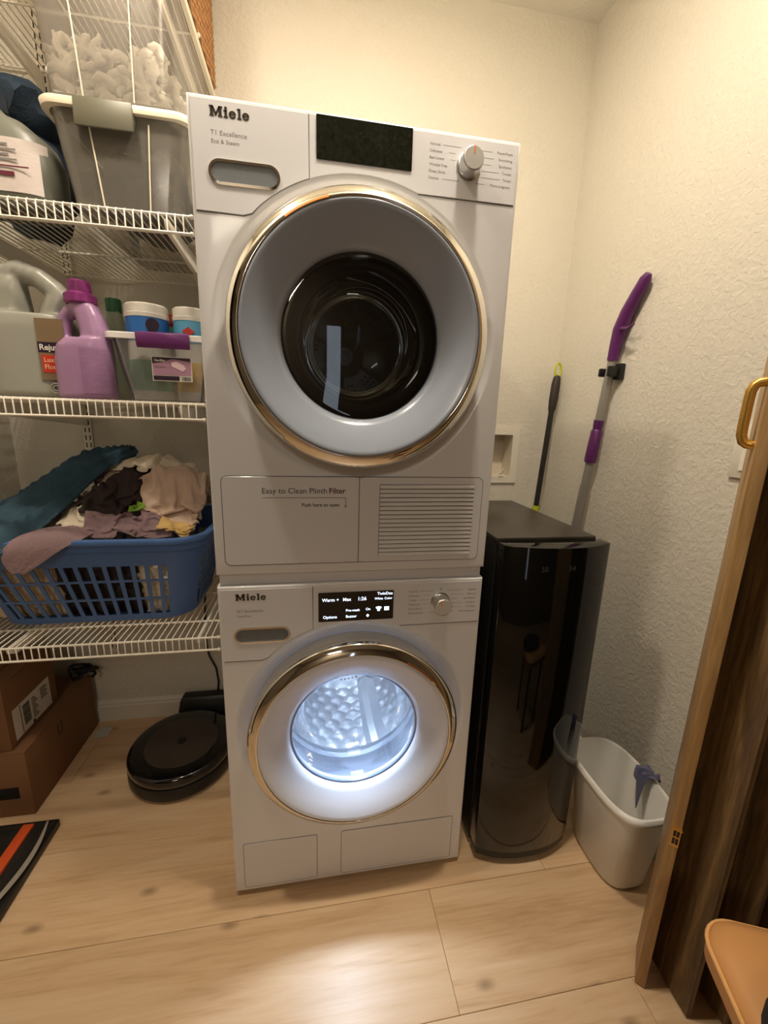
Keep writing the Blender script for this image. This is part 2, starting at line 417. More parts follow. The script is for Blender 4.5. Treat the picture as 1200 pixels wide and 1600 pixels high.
rows = [(0.665, 0.905-0.175, [-1.1, 0.2]), (0.425, 0.665, [-0.6, 0.75]), (0.185, 0.425, [-1.2, 0.62]), (-0.055, 0.185, [-0.95, 0.83]), (-0.295, -0.055, [-1.0, 0.496]),
        (-0.535, -0.295, [-0.62, 0.9]), (-0.775, -0.535, [-1.2, 0.3]), (-1.015, -0.775, [-0.8, 0.7]), (-1.255, -1.015, [-1.1, 0.4]), (-1.495, -1.255, [-0.6, 0.9])]
for y0, y1, xs in rows:
    if y0 > -0.3: e0, e1 = XL, XR
    else: e0, e1 = XL-1.4, XR+1.2
    cuts = [e0]+[x for x in xs if e0+0.05 < x < e1-0.05]+[e1]
    for a, b in zip(cuts, cuts[1:]): plank(a, b, y0, y1)
for k in range(6):
    plank(XL-1.4, XR+1.2, -1.495-0.24*(k+1), -1.495-0.24*k)

def baseboard(name, mx, L_):
    prof = [(0, 0), (-0.013, 0), (-0.013, 0.062), (-0.010, 0.068), (-0.010, 0.074), (-0.005, 0.084), (0, 0.086)]
    lo = [[tuple(mx @ Vector((x, y, z))) for y, z in prof] for x in (0, L_)]
    struct(MB().loft(lo).build(name, TRIMW, ang=20))
baseboard('baseboard_back', Matrix.Translation((XL, YB, 0)), XR-XL)
baseboard('baseboard_right', Matrix.Translation((XR, YB, 0)) @ Matrix.Rotation(-PI/2, 4, 'Z'), YB+0.30)
baseboard('baseboard_left', Matrix.Translation((XL, -0.30, 0)) @ Matrix.Rotation(PI/2, 4, 'Z'), YB+0.30)

# ------------------------------------------------------------------ washer and dryer
W, H, D = 0.596, 0.85, 0.62
NA = 144
def ring_angles(cx, cz, x0, x1, z0, z1):
    an = [2*PI*k/NA for k in range(NA)]
    for X, Z in ((x0, z0), (x1, z0), (x1, z1), (x0, z1)):
        a = math.atan2(Z-cz, X-cx) % (2*PI)
        i = min(range(NA), key=lambda k: abs(an[k]-a)); an[i] = a
    return an
def rect_pt(cx, cz, a, x0, x1, z0, z1):
    c, s = Co(a), S(a); t = 1e9
    if c > 1e-9: t = min(t, (x1-cx)/c)
    if c < -1e-9: t = min(t, (x0-cx)/c)
    if s > 1e-9: t = min(t, (z1-cz)/s)
    if s < -1e-9: t = min(t, (z0-cz)/s)
    return cx+t*c, cz+t*s
def machine_body(z0, z1, cz, root):
    cx = 0.297
    an = ring_angles(cx, cz, 0, W, z0, z1)
    def circ(r, y): return [(cx+r*Co(a), y, cz+r*S(a)) for a in an]
    def rc(ins, y): return [(p[0], y, p[1]) for p in (rect_pt(cx, cz, a, ins, W-ins, z0+ins, z1-ins) for a in an)]
    R = 0.0045
    loops = [circ(0.225, 0.10), circ(0.236, 0.022), circ(0.252, 0.0155), circ(0.262, 0.0135), circ(0.268, 0.0085), circ(0.272, 0.0025), circ(0.276, 0.0004), circ(0.280, 0.0)]
    for k in range(6):
        a = PI/2*k/5; loops.append(rc(R*(1-S(a)), R*(1-Co(a))))
    loops.append(rc(0, D))
    mb = MB().loft(loops, cap0=False, cap1=True)
    return mb.build('body', WHITE, root, ang=50)
def seal_and_drum(cz, root, steel, drum_cz, depth, hexbump):
    cx = 0.297
    MB().lathe_y([(0.232, 0.028), (0.236, 0.06), (0.225, 0.085), (0.205, 0.10), (0.188, 0.104), (0.182, 0.098), (0.180, 0.112), (0.20, 0.12), (0.236, 0.118)], cx, cz).build('door_seal', RUBBER, root)
    d = empty('drum', (0, 0, 0)); d.parent = root
    r0 = 0.238
    hx = 0.046
    def rad(a, y):
        if not hexbump: return r0 - 0.006*max(0, Co(a*9))**8
        u = a*r0/hx; v = y/hx
        best = 9
        for (ou, ov) in ((0, 0), (0.5, 0.8660254)):
            du = (u-ou) - round(u-ou); dv = ((v-ov)/1.7320508 - round((v-ov)/1.7320508))*1.7320508
            best = min(best, du*du+dv*dv)
        return r0 - 0.007*max(0, 1-best/0.30)
    na, ny = (264, 60) if hexbump else (120, 4)
    def pt(u, v):
        a = 2*PI*u; y = 0.125+(depth-0.125)*v; r = rad(a, y)
        return (cx+r*Co(a), y, drum_cz+r*S(a))
    MB().grid(pt, na, ny).build('drum_wall', steel, d, weld=1e-5)
    MB().lathe_y([(0.186, 0.122), (0.20, 0.121), (0.225, 0.123), (0.238, 0.13)], cx, drum_cz).build('drum_lip', steel, d)
    # back plate: six raised petals about a hub, perforations between them
    def back(u, v):
        r = 0.238*v; a = 2*PI*u
        h = 0.012*max(0, Co(3*a))**0.6*max(0, 1-abs(v-0.55)/0.45)
        h += 0.015*max(0, 1-(v/0.22)**4) if v < 0.22 else 0
        return (cx+r*Co(a), depth-h, drum_cz+r*S(a))
    MB().grid(back, 120, 30).build('back_plate', steel, d, weld=1e-5)
    hb = MB()
    for q in range(6):
        for i in range(-4, 5):
            for j in range(0, 9):
                rr = 0.085+0.0145*j; off = (i+(0.5 if j % 2 else 0))*0.0135
                if abs(off) > 0.42*rr: continue
                a = q*PI/3+PI/6 + off/rr
                x, z = cx+rr*Co(a), drum_cz+rr*S(a)
                hb.add([(x+0.0042*Co(k*PI/3), depth-0.0008-0.0*k, z+0.0042*S(k*PI/3)) for k in range(6)], [tuple(range(6))])
    o = hb.build('perforation', DARKIN, d); tag(o, kind='stuff')
    MB().lathe_y([(0.03, depth-0.012), (0.03, depth-0.022), (0.026, depth-0.025), (0.012, depth-0.025), (0.010, depth-0.021), (0.001, depth-0.021)], cx, drum_cz, 32).build('hub', steel, d)
    for q in range(3):
        a = 2*PI*q/3 + (0.9 if hexbump else 0.3)
        e = Vector((Co(a), 0, S(a))); t = Vector((-S(a), 0, Co(a))); c0 = Vector((cx, 0, drum_cz))
        lp = []
        for y, hgt in ((0.14, 0.03), (0.2, 0.052), (depth-0.08, 0.056), (depth-0.005, 0.034)):
            lp.append([tuple(c0+e*(r0+0.006-k*hgt)+t*s+Vector((0, y, 0))) for s, k in ((-0.04, 0), (-0.022, 0.6), (-0.010, 0.95), (0.010, 0.95), (0.022, 0.6), (0.04, 0))])
        MB().loft(lp, closed=False, cap0=False, cap1=False).build('paddle', steel, d)
    return d

def door(zc, root, ring_mat, dryer):
    cx = 0.297
    d = empty('door', (0, 0, 0)); d.parent = root
    n = 128
    MB().lathe_y([(0.246, 0.012), (0.2468, -0.030), (0.2466, -0.0385), (0.2450, -0.0430), (0.2420, -0.0465), (0.2370, -0.0500), (0.2300, -0.0540), (0.2252, -0.0562), (0.2232, -0.0566), (0.2220, -0.0555)], cx, zc, n).build('chrome_ring', CHROME, d, ang=80)
    MB().lathe_y([(0.2221, -0.0535), (0.2210, -0.0560), (0.218, -0.0565), (0.212, -0.0545), (0.19, -0.0425), (0.165, -0.0285), (0.157, -0.0225), (0.1525, -0.0140), (0.150, -0.006), (0.150, 0.004), (0.165, 0.012), (0.245, 0.014)], cx, zc, n).build('door_ring', ring_mat, d, ang=80)
    if dryer:
        MB().lathe_y([(0.1525, -0.0118), (0.150, -0.0128), (0.142, -0.0125), (0.10, -0.012), (0.05, -0.0115), (0.0005, -0.0115)], cx, zc, 96).build('window_pane', SMOKE, d)
        MB().lathe_y([(0.150, -0.002), (0.142, 0.004), (0.128, 0.012), (0.121, 0.012), (0.116, 0.02)], cx, zc, 96).build('window_frame', BLACKGLASS, d)
        MB().lathe_y([(0.116, 0.012), (0.114, 0.05), (0.105, 0.095), (0.085, 0.118), (0.05, 0.128), (0.0005, 0.130)], cx, zc, 96).build('window_bowl', GLASS, d)
    else:
        MB().lathe_y([(0.152, -0.011), (0.149, -0.0085), (0.1465, -0.002), (0.146, 0.02), (0.144, 0.06), (0.138, 0.095), (0.126, 0.108), (0.10, 0.116), (0.06, 0.120), (0.0005, 0.121)], cx, zc, 96).build('window_bowl', BOWL, d)
        MB().lathe_y([(0.1530, -0.0125), (0.1505, -0.0135), (0.148, -0.012), (0.1475, -0.006)], cx, zc, 96).build('window_trim', mat('window_trim_blue', (140, 156, 186), 0.15, 0.4), d)
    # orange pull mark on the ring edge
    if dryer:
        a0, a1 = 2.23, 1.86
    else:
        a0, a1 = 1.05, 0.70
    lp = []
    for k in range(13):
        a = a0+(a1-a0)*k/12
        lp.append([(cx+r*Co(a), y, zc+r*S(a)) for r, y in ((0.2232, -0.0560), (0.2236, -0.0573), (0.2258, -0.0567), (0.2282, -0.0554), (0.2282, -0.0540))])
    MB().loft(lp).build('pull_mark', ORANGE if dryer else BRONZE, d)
    return d

def miele_logo(x, z, y, h, root):
    """bold slab-serif lettering of the front badge, cut from plates"""
    mb = MB(); t = (y-0.0005, y)
    def bar(x0, x1, z0, z1): mb.box(x+x0*h, x+x1*h, t[0], t[1], z+z0*h, z+z1*h)
    def poly(p): mb.prism_xz([(x+a*h, z+b*h) for a, b in p], *t)
    # M
    for s in (0.0, 0.92): bar(s, s+0.46, 0, 0.13); bar(s+0.08, s+0.38, 0.13, 0.87)
    bar(-0.02, 0.38, 0.87, 1.0); bar(1.0, 1.40, 0.87, 1.0)
    poly([(0.14, 1.0), (0.42, 1.0), (0.74, 0.36), (0.68, 0.06), (0.62, 0.06)])
    poly([(1.24, 1.0), (0.98, 1.0), (0.66, 0.30), (0.64, 0.06), (0.72, 0.06)])
    # i
    def stem(o, top):
        bar(o, o+0.44, 0, 0.12); bar(o+0.10, o+0.36, 0.12, top); bar(o-0.01, o+0.36, top-0.12, top)
    stem(1.52, 0.70)
    mb.lathe_y([(0.001*h, t[0]), (0.15*h, t[0]), (0.15*h, t[1])], x+1.75*h, z+0.90*h, 16)
    def e(o):
        cx, cz = o+0.40, 0.35
        out, inn = [], []
        lp = []
        for k in range(29):
            a = math.radians(8+ (332-8)*k/28)
            lp.append([(x+(cx+ro*Co(a)*1.08)*h, yy, z+(cz+ro*S(a)*(1.0 if ro > .3 else 1.18))*h) for ro, yy in ((0.365, t[0]), (0.365, t[1]), (0.17, t[1]), (0.17, t[0]))])
        mb.loft(lp)
        bar(o+0.16, o+0.77, 0.32, 0.42)
    e(2.06); stem(2.98, 1.0); e(3.50)
    return mb.build('logo', LOGOMET, root)

def knob(zc, root, mark_ang):
    cx = 0.494
    k = MB().lathe_y([(0.0235, 0.0005), (0.0235, -0.003), (0.0205, -0.0045), (0.0205, -0.025), (0.0195, -0.0290), (0.017, -0.0305), (0.0005, -0.0305)], cx, zc, 48).build('knob', SATIN, root, ang=30)
    c = MB().lathe_y([(0.0186, -0.0300), (0.0178, -0.0312), (0.0005, -0.0314)], cx, zc, 48).build('knob_face', mat('knob_face', (206, 204, 200), 0.35, 0.25), k)
    mx = Matrix.Translation((cx, 0, zc)) @ Matrix.Rotation(mark_ang, 4, 'Y')
    MB().box(-0.0011, 0.0011, -0.0318, -0.0310, 0.006, 0.0180, mx).build('knob_mark', ORANGE, k)

def scale_labels(root, zc, left, right, name='programme_scale'):
    it = []; x0, x1 = 0.418, 0.580
    for i, s in enumerate(left): it.append((s, x0, zc+0.0265-0.0108*i, 0.0064, 'LEFT'))
    text_mesh(name, it, PRINT, root, -0.00130); it = []
    for i, s in enumerate(right): it.append((s, x1, zc+0.0265-0.0108*i, 0.0064, 'RIGHT'))
    text_mesh(name, it, PRINT, root, -0.00130)
    mb = MB()
    for i in range(6):
        z = zc+0.0285-0.0108*i
        xa = x0+0.0038*len(left[i])+0.003; xb = 0.494-(0.026 if 0 < i < 5 else 0.016)
        mb.box(xa, xb, -0.00132, -0.00115, z-0.0003, z+0.0003)
    mb.build('scale_line', PRINT, root); mb = MB()
    for i in range(6):
        z = zc+0.0285-0.0108*i
        xa = x1-0.0038*len(right[i])-0.003; xb = 0.494+(0.026 if 0 < i < 5 else 0.016)
        if xa > xb: mb.box(xb, xa, -0.00132, -0.00115, z-0.0003, z+0.0003)
    mb.build('scale_line', PRINT, root)

def fascia(zt, zc, root):
    """drawer panel at left and control panel at right, proud plates with fine joints around the door arch"""
    R = 0.2815
    cx = 0.297
    def arc(a0, a1, n=16): return [(cx+R*Co(math.radians(a0+(a1-a0)*k/n)), zc+R*S(math.radians(a0+(a1-a0)*k/n))) for k in range(n+1)]
    z_top = zt-0.0065
    zs_r = zc+0.262
    a_r = math.degrees(math.asin((zs_r-zc)/R))
    a_d = math.degrees(math.acos((0.200-cx)/R))
    p = [(0.2008, z_top)] + [(0.2008, zc+R*S(math.radians(a_d)))] + arc(a_d, a_r)[1:] + [(W-0.006, zs_r), (W-0.006, z_top)]
    cp = MB().prism_xz(p, -0.0012, 0.001).build('control_panel', WHITE2, root, bevel=0.0006, seg=1)
    zl = zc+0.196
    a_l = 180-math.degrees(math.asin((zl+0.006-zc)/R))
    p = [(0.0065, z_top), (0.0065, zl)] + [(0.085, zl-0.001)] + [(0.100, zl+0.004)] + arc(131, a_d)[0:] + [(0.1992, z_top)]
    dp = MB().prism_xz(p, -0.0012, 0.001).build('drawer_panel', WHITE2, root, bevel=0.0006, seg=1)
    # joint seen as a shallow dark groove
    path = [(0.0065, zl-0.0012), (0.085, zl-0.0022), (0.100, zl+0.003)] + arc(131, a_d)
    sm = MB().tube([(x, 0.0001, z) for x, z in path], 0.0009, 6)
    sm.build('panel_joint', SEAM, root)
    sm = MB().tube([(0.2, 0.0001, z_top), (0.2, 0.0001, zc+R*S(math.radians(a_d)))], 0.0009, 6)
    sm.build('panel_joint', SEAM, root)
    sm = MB().tube([(cx+R*Co(math.radians(a_r)), 0.0001, zs_r-0.001), (W-0.006, 0.0001, zs_r-0.001)], 0.0009, 6)
    sm.build('panel_joint', SEAM, root)
    # oval grip in the drawer panel
    zg = zc+0.257
    g = rrect(0.030, 0.150, zg-0.0195, zg+0.0195, 0.0193, 10)
    g2 = rrect(0.0345, 0.1455, zg-0.015, zg+0.015, 0.0148, 10)
    lo = [[(x, y, z) for x, z in pl] for pl, y in ((g, -0.0010), (g, -0.0028), (g2, -0.0032), (g2, -0.0012))]
    MB().loft(lo, False, False).build('grip_frame', CHROME, dp)
    g3 = rrect(0.0345, 0.1455, zg-0.015, zg+0.015, 0.0148, 10); g4 = rrect(0.042, 0.139, zg-0.010, zg+0.010, 0.0098, 10)
    MB().loft([[(x, -0.0013, z) for x, z in g3], [(x, -0.00125, z) for x, z in g4]], False, True).build('grip', RECESS, dp)
    return cp, dp

def display(x0, x1, z0, z1, m, root):
    return MB().prism_xz(rrect(x0, x1, z0, z1, 0.0015, 3), -0.0026, -0.0008).build('display', m, root)

# --- washer
ZW = 0.0
washer = empty('washing_machine', (0.298, 0.3, 0), label='white front-loading washing machine with lit drum, standing on the floor under the dryer', cat='washing machine')
# parts are modelled in world coordinates; the Empty sits at the thing's base
def adopt(root):
    for o in list(C.objects):
        if o.parent == root:
            o.matrix_parent_inverse = Matrix.Translation(root.location).inverted()
ZCW = 0.478
machine_body(0.014, H, ZCW, washer)
seal_and_drum(ZCW, washer, STEEL, ZCW+0.01, 0.46, True)
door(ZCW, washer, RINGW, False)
cp, dp = fascia(0.85, ZCW, washer)
miele_logo(0.0365, 0.8185, -0.0012, 0.0148, dp)
text_mesh('lettering', [('W1 Excellence', 0.037, 0.7905, 0.0088, 'LEFT', 1.05), ('TwinDos', 0.037, 0.7790, 0.0078, 'LEFT', 1.05)], PRINT, dp, -0.00130)
ds = display(0.212, 0.382, 0.759, 0.829, BLACKGLASS, cp)
text_mesh('screen_text', [('Warm +', 0.220, 0.808, 0.0108, 'LEFT'), ('Max', 0.266, 0.808, 0.0108, 'LEFT'), ('1:26', 0.299, 0.808, 0.0120, 'LEFT'), ('Pre-wash', 0.273, 0.782, 0.0085, 'LEFT'), ('On', 0.318, 0.783, 0.0085, 'LEFT'), ('Options', 0.222, 0.767, 0.0095, 'LEFT'), ('Buzzer', 0.273, 0.767, 0.009, 'LEFT')], SCREENTXT, ds, -0.0032, bold=0.012)
text_mesh('screen_text', [('TwinDos', 0.344, 0.8195, 0.0095, 'LEFT'), ('White', 0.338, 0.808, 0.0076, 'LEFT'), ('Color', 0.3605, 0.808, 0.0076, 'LEFT')], SCREENTXT, ds, -0.0032, bold=0.012)
ic = MB().prism_xz([(0.341, 0.789), (0.345, 0.791), (0.351, 0.791), (0.355, 0.789), (0.353, 0.785), (0.351, 0.786), (0.351, 0.780), (0.345, 0.780), (0.345, 0.786), (0.343, 0.785)], -0.0034, -0.0028)
ic.build('screen_icon', SCREENTXT, ds); ic = MB()
ic.prism_xz([(0.361, 0.781), (0.361, 0.790), (0.372, 0.790), (0.372, 0.781)], -0.0034, -0.0028)
ic.build('screen_icon', SCREENTXT, ds); ic = MB()
ic.prism_xz([(0.3195, 0.770), (0.323, 0.774), (0.3265, 0.770), (0.323, 0.766)], -0.0034, -0.0028)
ic.build('screen_icon', SCREENTXT, ds)
knob(0.7945, washer, math.radians(-33))
scale_labels(cp, 0.7945, ['Normal', 'Delicates', 'Towels', 'Handwash', 'Dress Shirts', 'Quick Intense'], ['Sanitize', 'Express', 'Sportswear', 'Outdoor', 'Proofing', 'More programs'])
mb = MB(); mb.tube([(0.494+0.0026*Co(a*PI/8), -0.0013, 0.827+0.0026*S(a*PI/8)) for a in range(16)], 0.0004, 4, closed=True); mb.build('power_mark', PRINT, cp)
for x0, x1 in ((0.024, 0.205), (0.268, 0.568)):
    MB().prism_xz(rrect(x0, x1, 0.026, 0.163, 0.004, 3), -0.0012, 0.002).build('service_flap', WHITE2, washer, bevel=0.0007, seg=1)
    a = rrect(x0-0.0006, x1+0.0006, 0.0254, 0.1636, 0.0044, 3)
    MB().tube([(x, 0.0001, z) for x, z in a], 0.0008, 5, closed=True).build('flap_joint', SEAM, washer)
for fx in (0.05, 0.546):
    for fy in (0.07, 0.55):
        MB().lathe_z([(0.02, 0.0), (0.02, 0.01), (0.012, 0.011), (0.012, 0.03)], fx, fy, 20).build('foot', BLACKP, washer)
light('washer_drum_lamp', 'AREA', (0.297, 0.22, 0.685), 1.0, (0.74, 0.85, 1.0), 0.10, rot=(math.radians(12), 0, 0))
light('washer_door_lamp', 'AREA', (0.297, 0.065, 0.612), 1.15, (0.70, 0.82, 1.0), 0.05, rot=(math.radians(-4), 0, 0), spread=math.radians(100))
adopt(washer)

# --- stacking kit
MB_ = MB().box(0.004, 0.592, 0.010, 0.60, 0.8505, 0.8752)
tag(MB_.build('stacking_frame', WHITE2, None, bevel=0.002), 'slim white stacking frame between the washing machine and the dryer', 'frame')

# --- dryer
ZT = 1.726
dryer = empty('tumble_dryer', (0.298, 0.3, 0.876), label='white tumble dryer with dark round window, stacked on top of the washing machine', cat='dryer')
ZCD = 1.358
machine_body(0.8765, ZT, ZCD, dryer)
dd = seal_and_drum(ZCD, dryer, STEELD, 1.385, 0.46, False)
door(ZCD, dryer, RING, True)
cp, dp = fascia(ZT, ZCD, dryer)
miele_logo(0.0365, 1.6955, -0.0012, 0.0150, dp)
text_mesh('lettering', [('T1 Excellence', 0.0365, 1.669, 0.0100, 'LEFT', 1.05), ('Eco & Steam', 0.0365, 1.657, 0.0086, 'LEFT', 1.05)], PRINT, dp, -0.00130)
display(0.213, 0.3855, 1.6535, 1.7205, DUSTGLASS, cp)
ZKD = 1.674
knob(ZKD, dryer, 0.0)
scale_labels(cp, ZKD, ['Normal', 'Delicates', 'Bed Linens', 'Wrinkle Free', 'Dress Shirts', 'Denims'], ['PowerFresh', 'Smoothing', 'Synthetics', 'Towels', 'Timed', 'More programs'])
# plinth: filter flap and air grille
L0 = rrect(0.021, 0.2985, 0.899, 1.087, 0.012, 5)
plf = [(x, z) for x, z in L0]
fl = MB().prism_xz(plf, -0.0012, 0.002).build('filter_flap', WHITE2, dryer, bevel=0.0007, seg=1)
text_mesh('lettering', [('Easy to Clean Plinth ', 0.0985, 1.0525, 0.0165, 'LEFT')], DARKPRINT, fl, -0.00130)
text_mesh('lettering', [('Filter', 0.270, 1.0525, 0.0165, 'RIGHT')], WINEPRINT, fl, -0.00130, bold=0.018)
text_mesh('lettering', [('Push here to open', 0.2575, 1.0245, 0.0105, 'RIGHT')], DARKPRINT, fl, -0.00130, bold=0.015)
MB().box(0.100, 0.2710, -0.00132, -0.0010, 1.0430, 1.0440).box(0.2700, 0.2710, -0.00132, -0.0010, 1.0245, 1.0440).prism_xz([(0.2682, 1.0258), (0.2728, 1.0258), (0.2705, 1.0215)], -0.00132, -0.0010).build('arrow_line', WINEPRINT, fl)
gr = empty('grille_panel', (0, 0, 0)); gr.parent = dryer
G0, G1, GZ0, GZ1 = 0.343, 0.556, 0.911, 1.072
def ringplate(x0, x1, z0, z1, hx0, hx1, hz0, hz1, r, name, m, parent):
    o_ = rrect(x0, x1, z0, z1, r, 5); h_ = rrect(hx0, hx1, hz0, hz1, 0.002, 5)
    lo = [[(x, 0.002, z) for x, z in o_], [(x, -0.0012, z) for x, z in o_], [(x, -0.0012, z) for x, z in h_], [(x, 0.002, z) for x, z in h_]]
    return MB().loft(lo, False, False).build(name, m, parent, ang=30)
ringplate(0.3005, 0.575, 0.899, 1.087, G0, G1, GZ0, GZ1, 0.012, 'grille_frame', WHITE2, gr)
MB().box(G0, G1, -0.0004, 0.0012, GZ0, GZ1).build('grille_back', SEAM, gr)
n_sl = 17; pz = (GZ1-GZ0)/n_sl
sl = None
lp = [[(x, y, z) for y, z in ((-0.0002, 0.0), (-0.0034, 0.0008), (-0.0040, 0.0022), (-0.0032, pz*0.62), (-0.0008, pz*0.86))] for x in (G0+0.001, G1-0.001)]
sme = MB().loft(lp).mesh('slat', WHITE, ang=25)
for k in range(n_sl):
    o = bpy.data.objects.new('slat', sme); C.objects.link(o); o.parent = gr; o.location = (0, 0, GZ0+k*pz)
o_ = rrect(0.0202, 0.5758, 0.8982, 1.0878, 0.0126, 6)
MB().tube([(x, 0.0001, z) for x, z in o_], 0.0009, 5, closed=True).tube([(0.2995, 0.0001, 0.899), (0.2995, 0.0001, 1.087)], 0.0008, 5).build('flap_joint', SEAM, dryer)
adopt(dryer)

# ------------------------------------------------------------------ wine cooler
FX0, FX1, FZ = 0.642, 0.920, 0.935
wc = empty('wine_cooler', (0.78, 0.25, 0), label='tall narrow black wine cooler with a bowed glossy glass door, right of the machines', cat='wine cooler')
MB().box(FX0, FX1-0.012, 0.044, 0.50, 0.02, FZ-0.012).build('cabinet', BLACKP, wc, bevel=0.003)
MB().box(FX0-0.001, FX1-0.010, 0.040, 0.505, FZ-0.012, FZ).build('top_panel', BLACKMETAL, wc, bevel=0.003)
def bow(x):  # front surface of the door
    t = (x-(FX0+FX1)/2)/((FX1-FX0)/2)
    return 0.0-0.034*(1-abs(t)**2.4)
def doorslab(x0, x1, z0, z1, back, inset, n=20):
    lo = []
    for k in range(n+1):
        x = x0+(x1-x0)*k/n
        lo.append([(x, bow(x)+inset, z0), (x, bow(x)+inset, z1), (x, back, z1), (x, back, z0)])
    return MB().loft(lo)
doorslab(FX0, FX1, 0.045, FZ-0.006, 0.036, 0.0).build('glass_door', BLACKGL, wc, bevel=0.0015, ang=40)
doorslab(FX0+0.004, FX1-0.004, 0.022, 0.043, 0.036, 0.003).build('door_foot_trim', BLACKP, wc, ang=40)
text_mesh('temperature_reading', [('50', 0.722, FZ-0.062, 0.018, 'LEFT'), ('54', 0.792, FZ-0.062, 0.018, 'LEFT')], mat('dim_reading', (70, 74, 70), 0.4), wc, -0.0345)
for fx in (0.665, 0.885):
    for fy in (0.07, 0.46): MB().lathe_z([(0.014, 0), (0.014, 0.024)], fx, fy, 16).build('foot', BLACKP, wc)
adopt(wc)

# ------------------------------------------------------------------ waste bin with a plastic rag on its rim
bn = empty('waste_bin', (1.03, -0.045, 0), label='white tapered plastic waste bin on the floor by the right wall', cat='bin')
def sup(a, hx, hy, e=3.2):
    c, s = Co(a), S(a)
    return (hx*math.copysign(abs(c)**(2/e), c), hy*math.copysign(abs(s)**(2/e), s))
def binloop(hx, hy, z, sx=0.0, n=72): return [(sx+sup(2*PI*k/n, hx, hy)[0], sup(2*PI*k/n, hx, hy)[1], z) for k in range(n)]
prof = [(0.052, 0.080, 0.0005), (0.060, 0.088, 0.002), (0.066, 0.094, 0.012), (0.080, 0.128, 0.262), (0.088, 0.137, 0.262), (0.091, 0.140, 0.268), (0.090, 0.139, 0.276), (0.086, 0.135, 0.281), (0.081, 0.130, 0.281), (0.078, 0.127, 0.276), (0.064, 0.092, 0.016), (0.05, 0.078, 0.013)]
MB().loft([binloop(a, b, z, sx=-0.012*(z/0.28)) for a, b, z in prof]).build('bin_shell', BINW, bn, ang=50)
rg = MB()
def ragf(u, v):
    a = u-0.5; t = v
    wv = 0.052*(1-0.35*abs(2*t-1)**2)
    x = 1.068+0.058*t
    z = 0.2865+0.010*S(PI*t)*(1+0.5*S(u*11)) - 0.020*max(0, abs(2*t-1)-0.55)/0.45
    return (x+0.003*S(u*15), -0.060+wv*a+0.004*S(t*9), z+0.003*S(u*19+t*8))
rg.grid(ragf, 22, 18)
tl = []
for k in range(7):
    f = k/6; ww = 0.013*(1-f)+0.001
    tl.append([(1.074-0.010*f-0.004, -0.066+ww*c-0.012*f, 0.284-0.085*f) for c in (-1, -0.4, 0.4, 1)])
rg.loft(tl, False, False, closed=False)
tag(rg.build('plastic_scrap', mat('blue_grey_plastic', (92, 92, 118), 0.45), None, solid=0.0015), 'crumpled blue-grey scrap hooked over the rim of the white bin', 'scrap')
# ------------------------------------------------------------------ mops
mop = empty('spray_mop', (1.13, 0.44, 0), label='spray mop with purple angled handle and grey pole leaning on the right wall', cat='mop')
A, B = Vector((1.105, 0.50, 0.04)), Vector((1.145, 0.385, 1.42))
def along(t): return A+(B-A)*t
MB().tube([along(0.02), along(0.70)], 0.0155, 14).build('lower_pole', GREYP, mop)
MB().tube([along(0.70), along(1.0)], 0.0135, 14).build('upper_pole', GREYP, mop)
z2t = lambda z: (z-0.04)/1.38
MB().tube([along(z2t(1.085)), along(z2t(1.10)), along(z2t(1.19)), along(z2t(1.195)), along(z2t(1.225))], [0.019, 0.020, 0.018, 0.0145, 0.0165], 14).build('collar', PURPLE, mop)
MB().tube([along(z2t(0.80)), along(z2t(0.845))], 0.0175, 14).build('collar', PURPLE, mop)
hp = [along(z2t(1.41)), along(z2t(1.45)), Vector((1.147, 0.374, 1.50)), Vector((1.147, 0.352, 1.545)), Vector((1.147, 0.325, 1.585)), Vector((1.147, 0.298, 1.622)), Vector((1.147, 0.289, 1.634))]
MB().tube(hp, [0.0165, 0.0185, 0.0215, 0.021, 0.0185, 0.0165, 0.009], 16).build('handle', PURPLE, mop, ang=60)
MB().tube([(1.143, 0.378, 1.512), (1.136, 0.355, 1.500), (1.130, 0.318, 1.493), (1.126, 0.292, 1.500)], [0.006, 0.006, 0.0055, 0.003], 8).tube([(1.143, 0.362, 1.525), (1.140, 0.358, 1.500)], 0.006, 8).build('trigger', PURPLE, mop)
MB().lathe_y([(0.0005, 0.286), (0.005, 0.286), (0.006, 0.30)], 1.146, 1.624, 12).build('hang_hole', DARKIN, mop)
MB().box(1.02, 1.165, 0.46, 0.545, 0.005, 0.03).build('mop_head', PURPLE, mop, bevel=0.006)
adopt(mop)
cl = empty('wall_clip', (1.17, 0.39, 1.375), label='black spring clip screwed to right wall, gripping the spray mop pole', cat='clip')
MB().box(1.152, 1.1695, 0.352, 0.386, 1.352, 1.400).build('clip_base', BLACKP, cl, bevel=0.004)
MB().box(1.118, 1.160, 0.360, 0.372, 1.360, 1.392).build('clip_jaw', BLACKP, cl, bevel=0.004)
MB().box(1.118, 1.160, 0.402, 0.412, 1.362, 1.388).build('clip_jaw', BLACKP, cl, bevel=0.004)
adopt(cl)
brm = empty('broom', (1.10, 0.66, 0), label='black-handled broom with lime green hanging loop, standing in the back corner', cat='broom')
A, B = Vector((1.055, 0.66, 0.02)), Vector((1.140, 0.683, 1.385))
bz = lambda z: A+(B-A)*((z-0.02)/1.365)
MB().tube([bz(0.03), bz(1.27)], 0.0105, 12).build('pole', BLACKPOLE, brm)
MB().tube([bz(1.255), bz(1.27), bz(1.30), bz(1.36), bz(1.385), bz(1.392)], [0.0115, 0.0145, 0.0165, 0.0165, 0.013, 0.008], 14).build('grip', GRIPB, brm)
lp_ = []
for k in range(16):
    a = 2*PI*k/16; p = bz(1.412); lp_.append((p.x+0.013*Co(a), p.y+0.002*Co(a), p.z+0.026*S(a)))
MB().tube(lp_, 0.0042, 8, closed=True).build('hang_loop', LIME, brm)
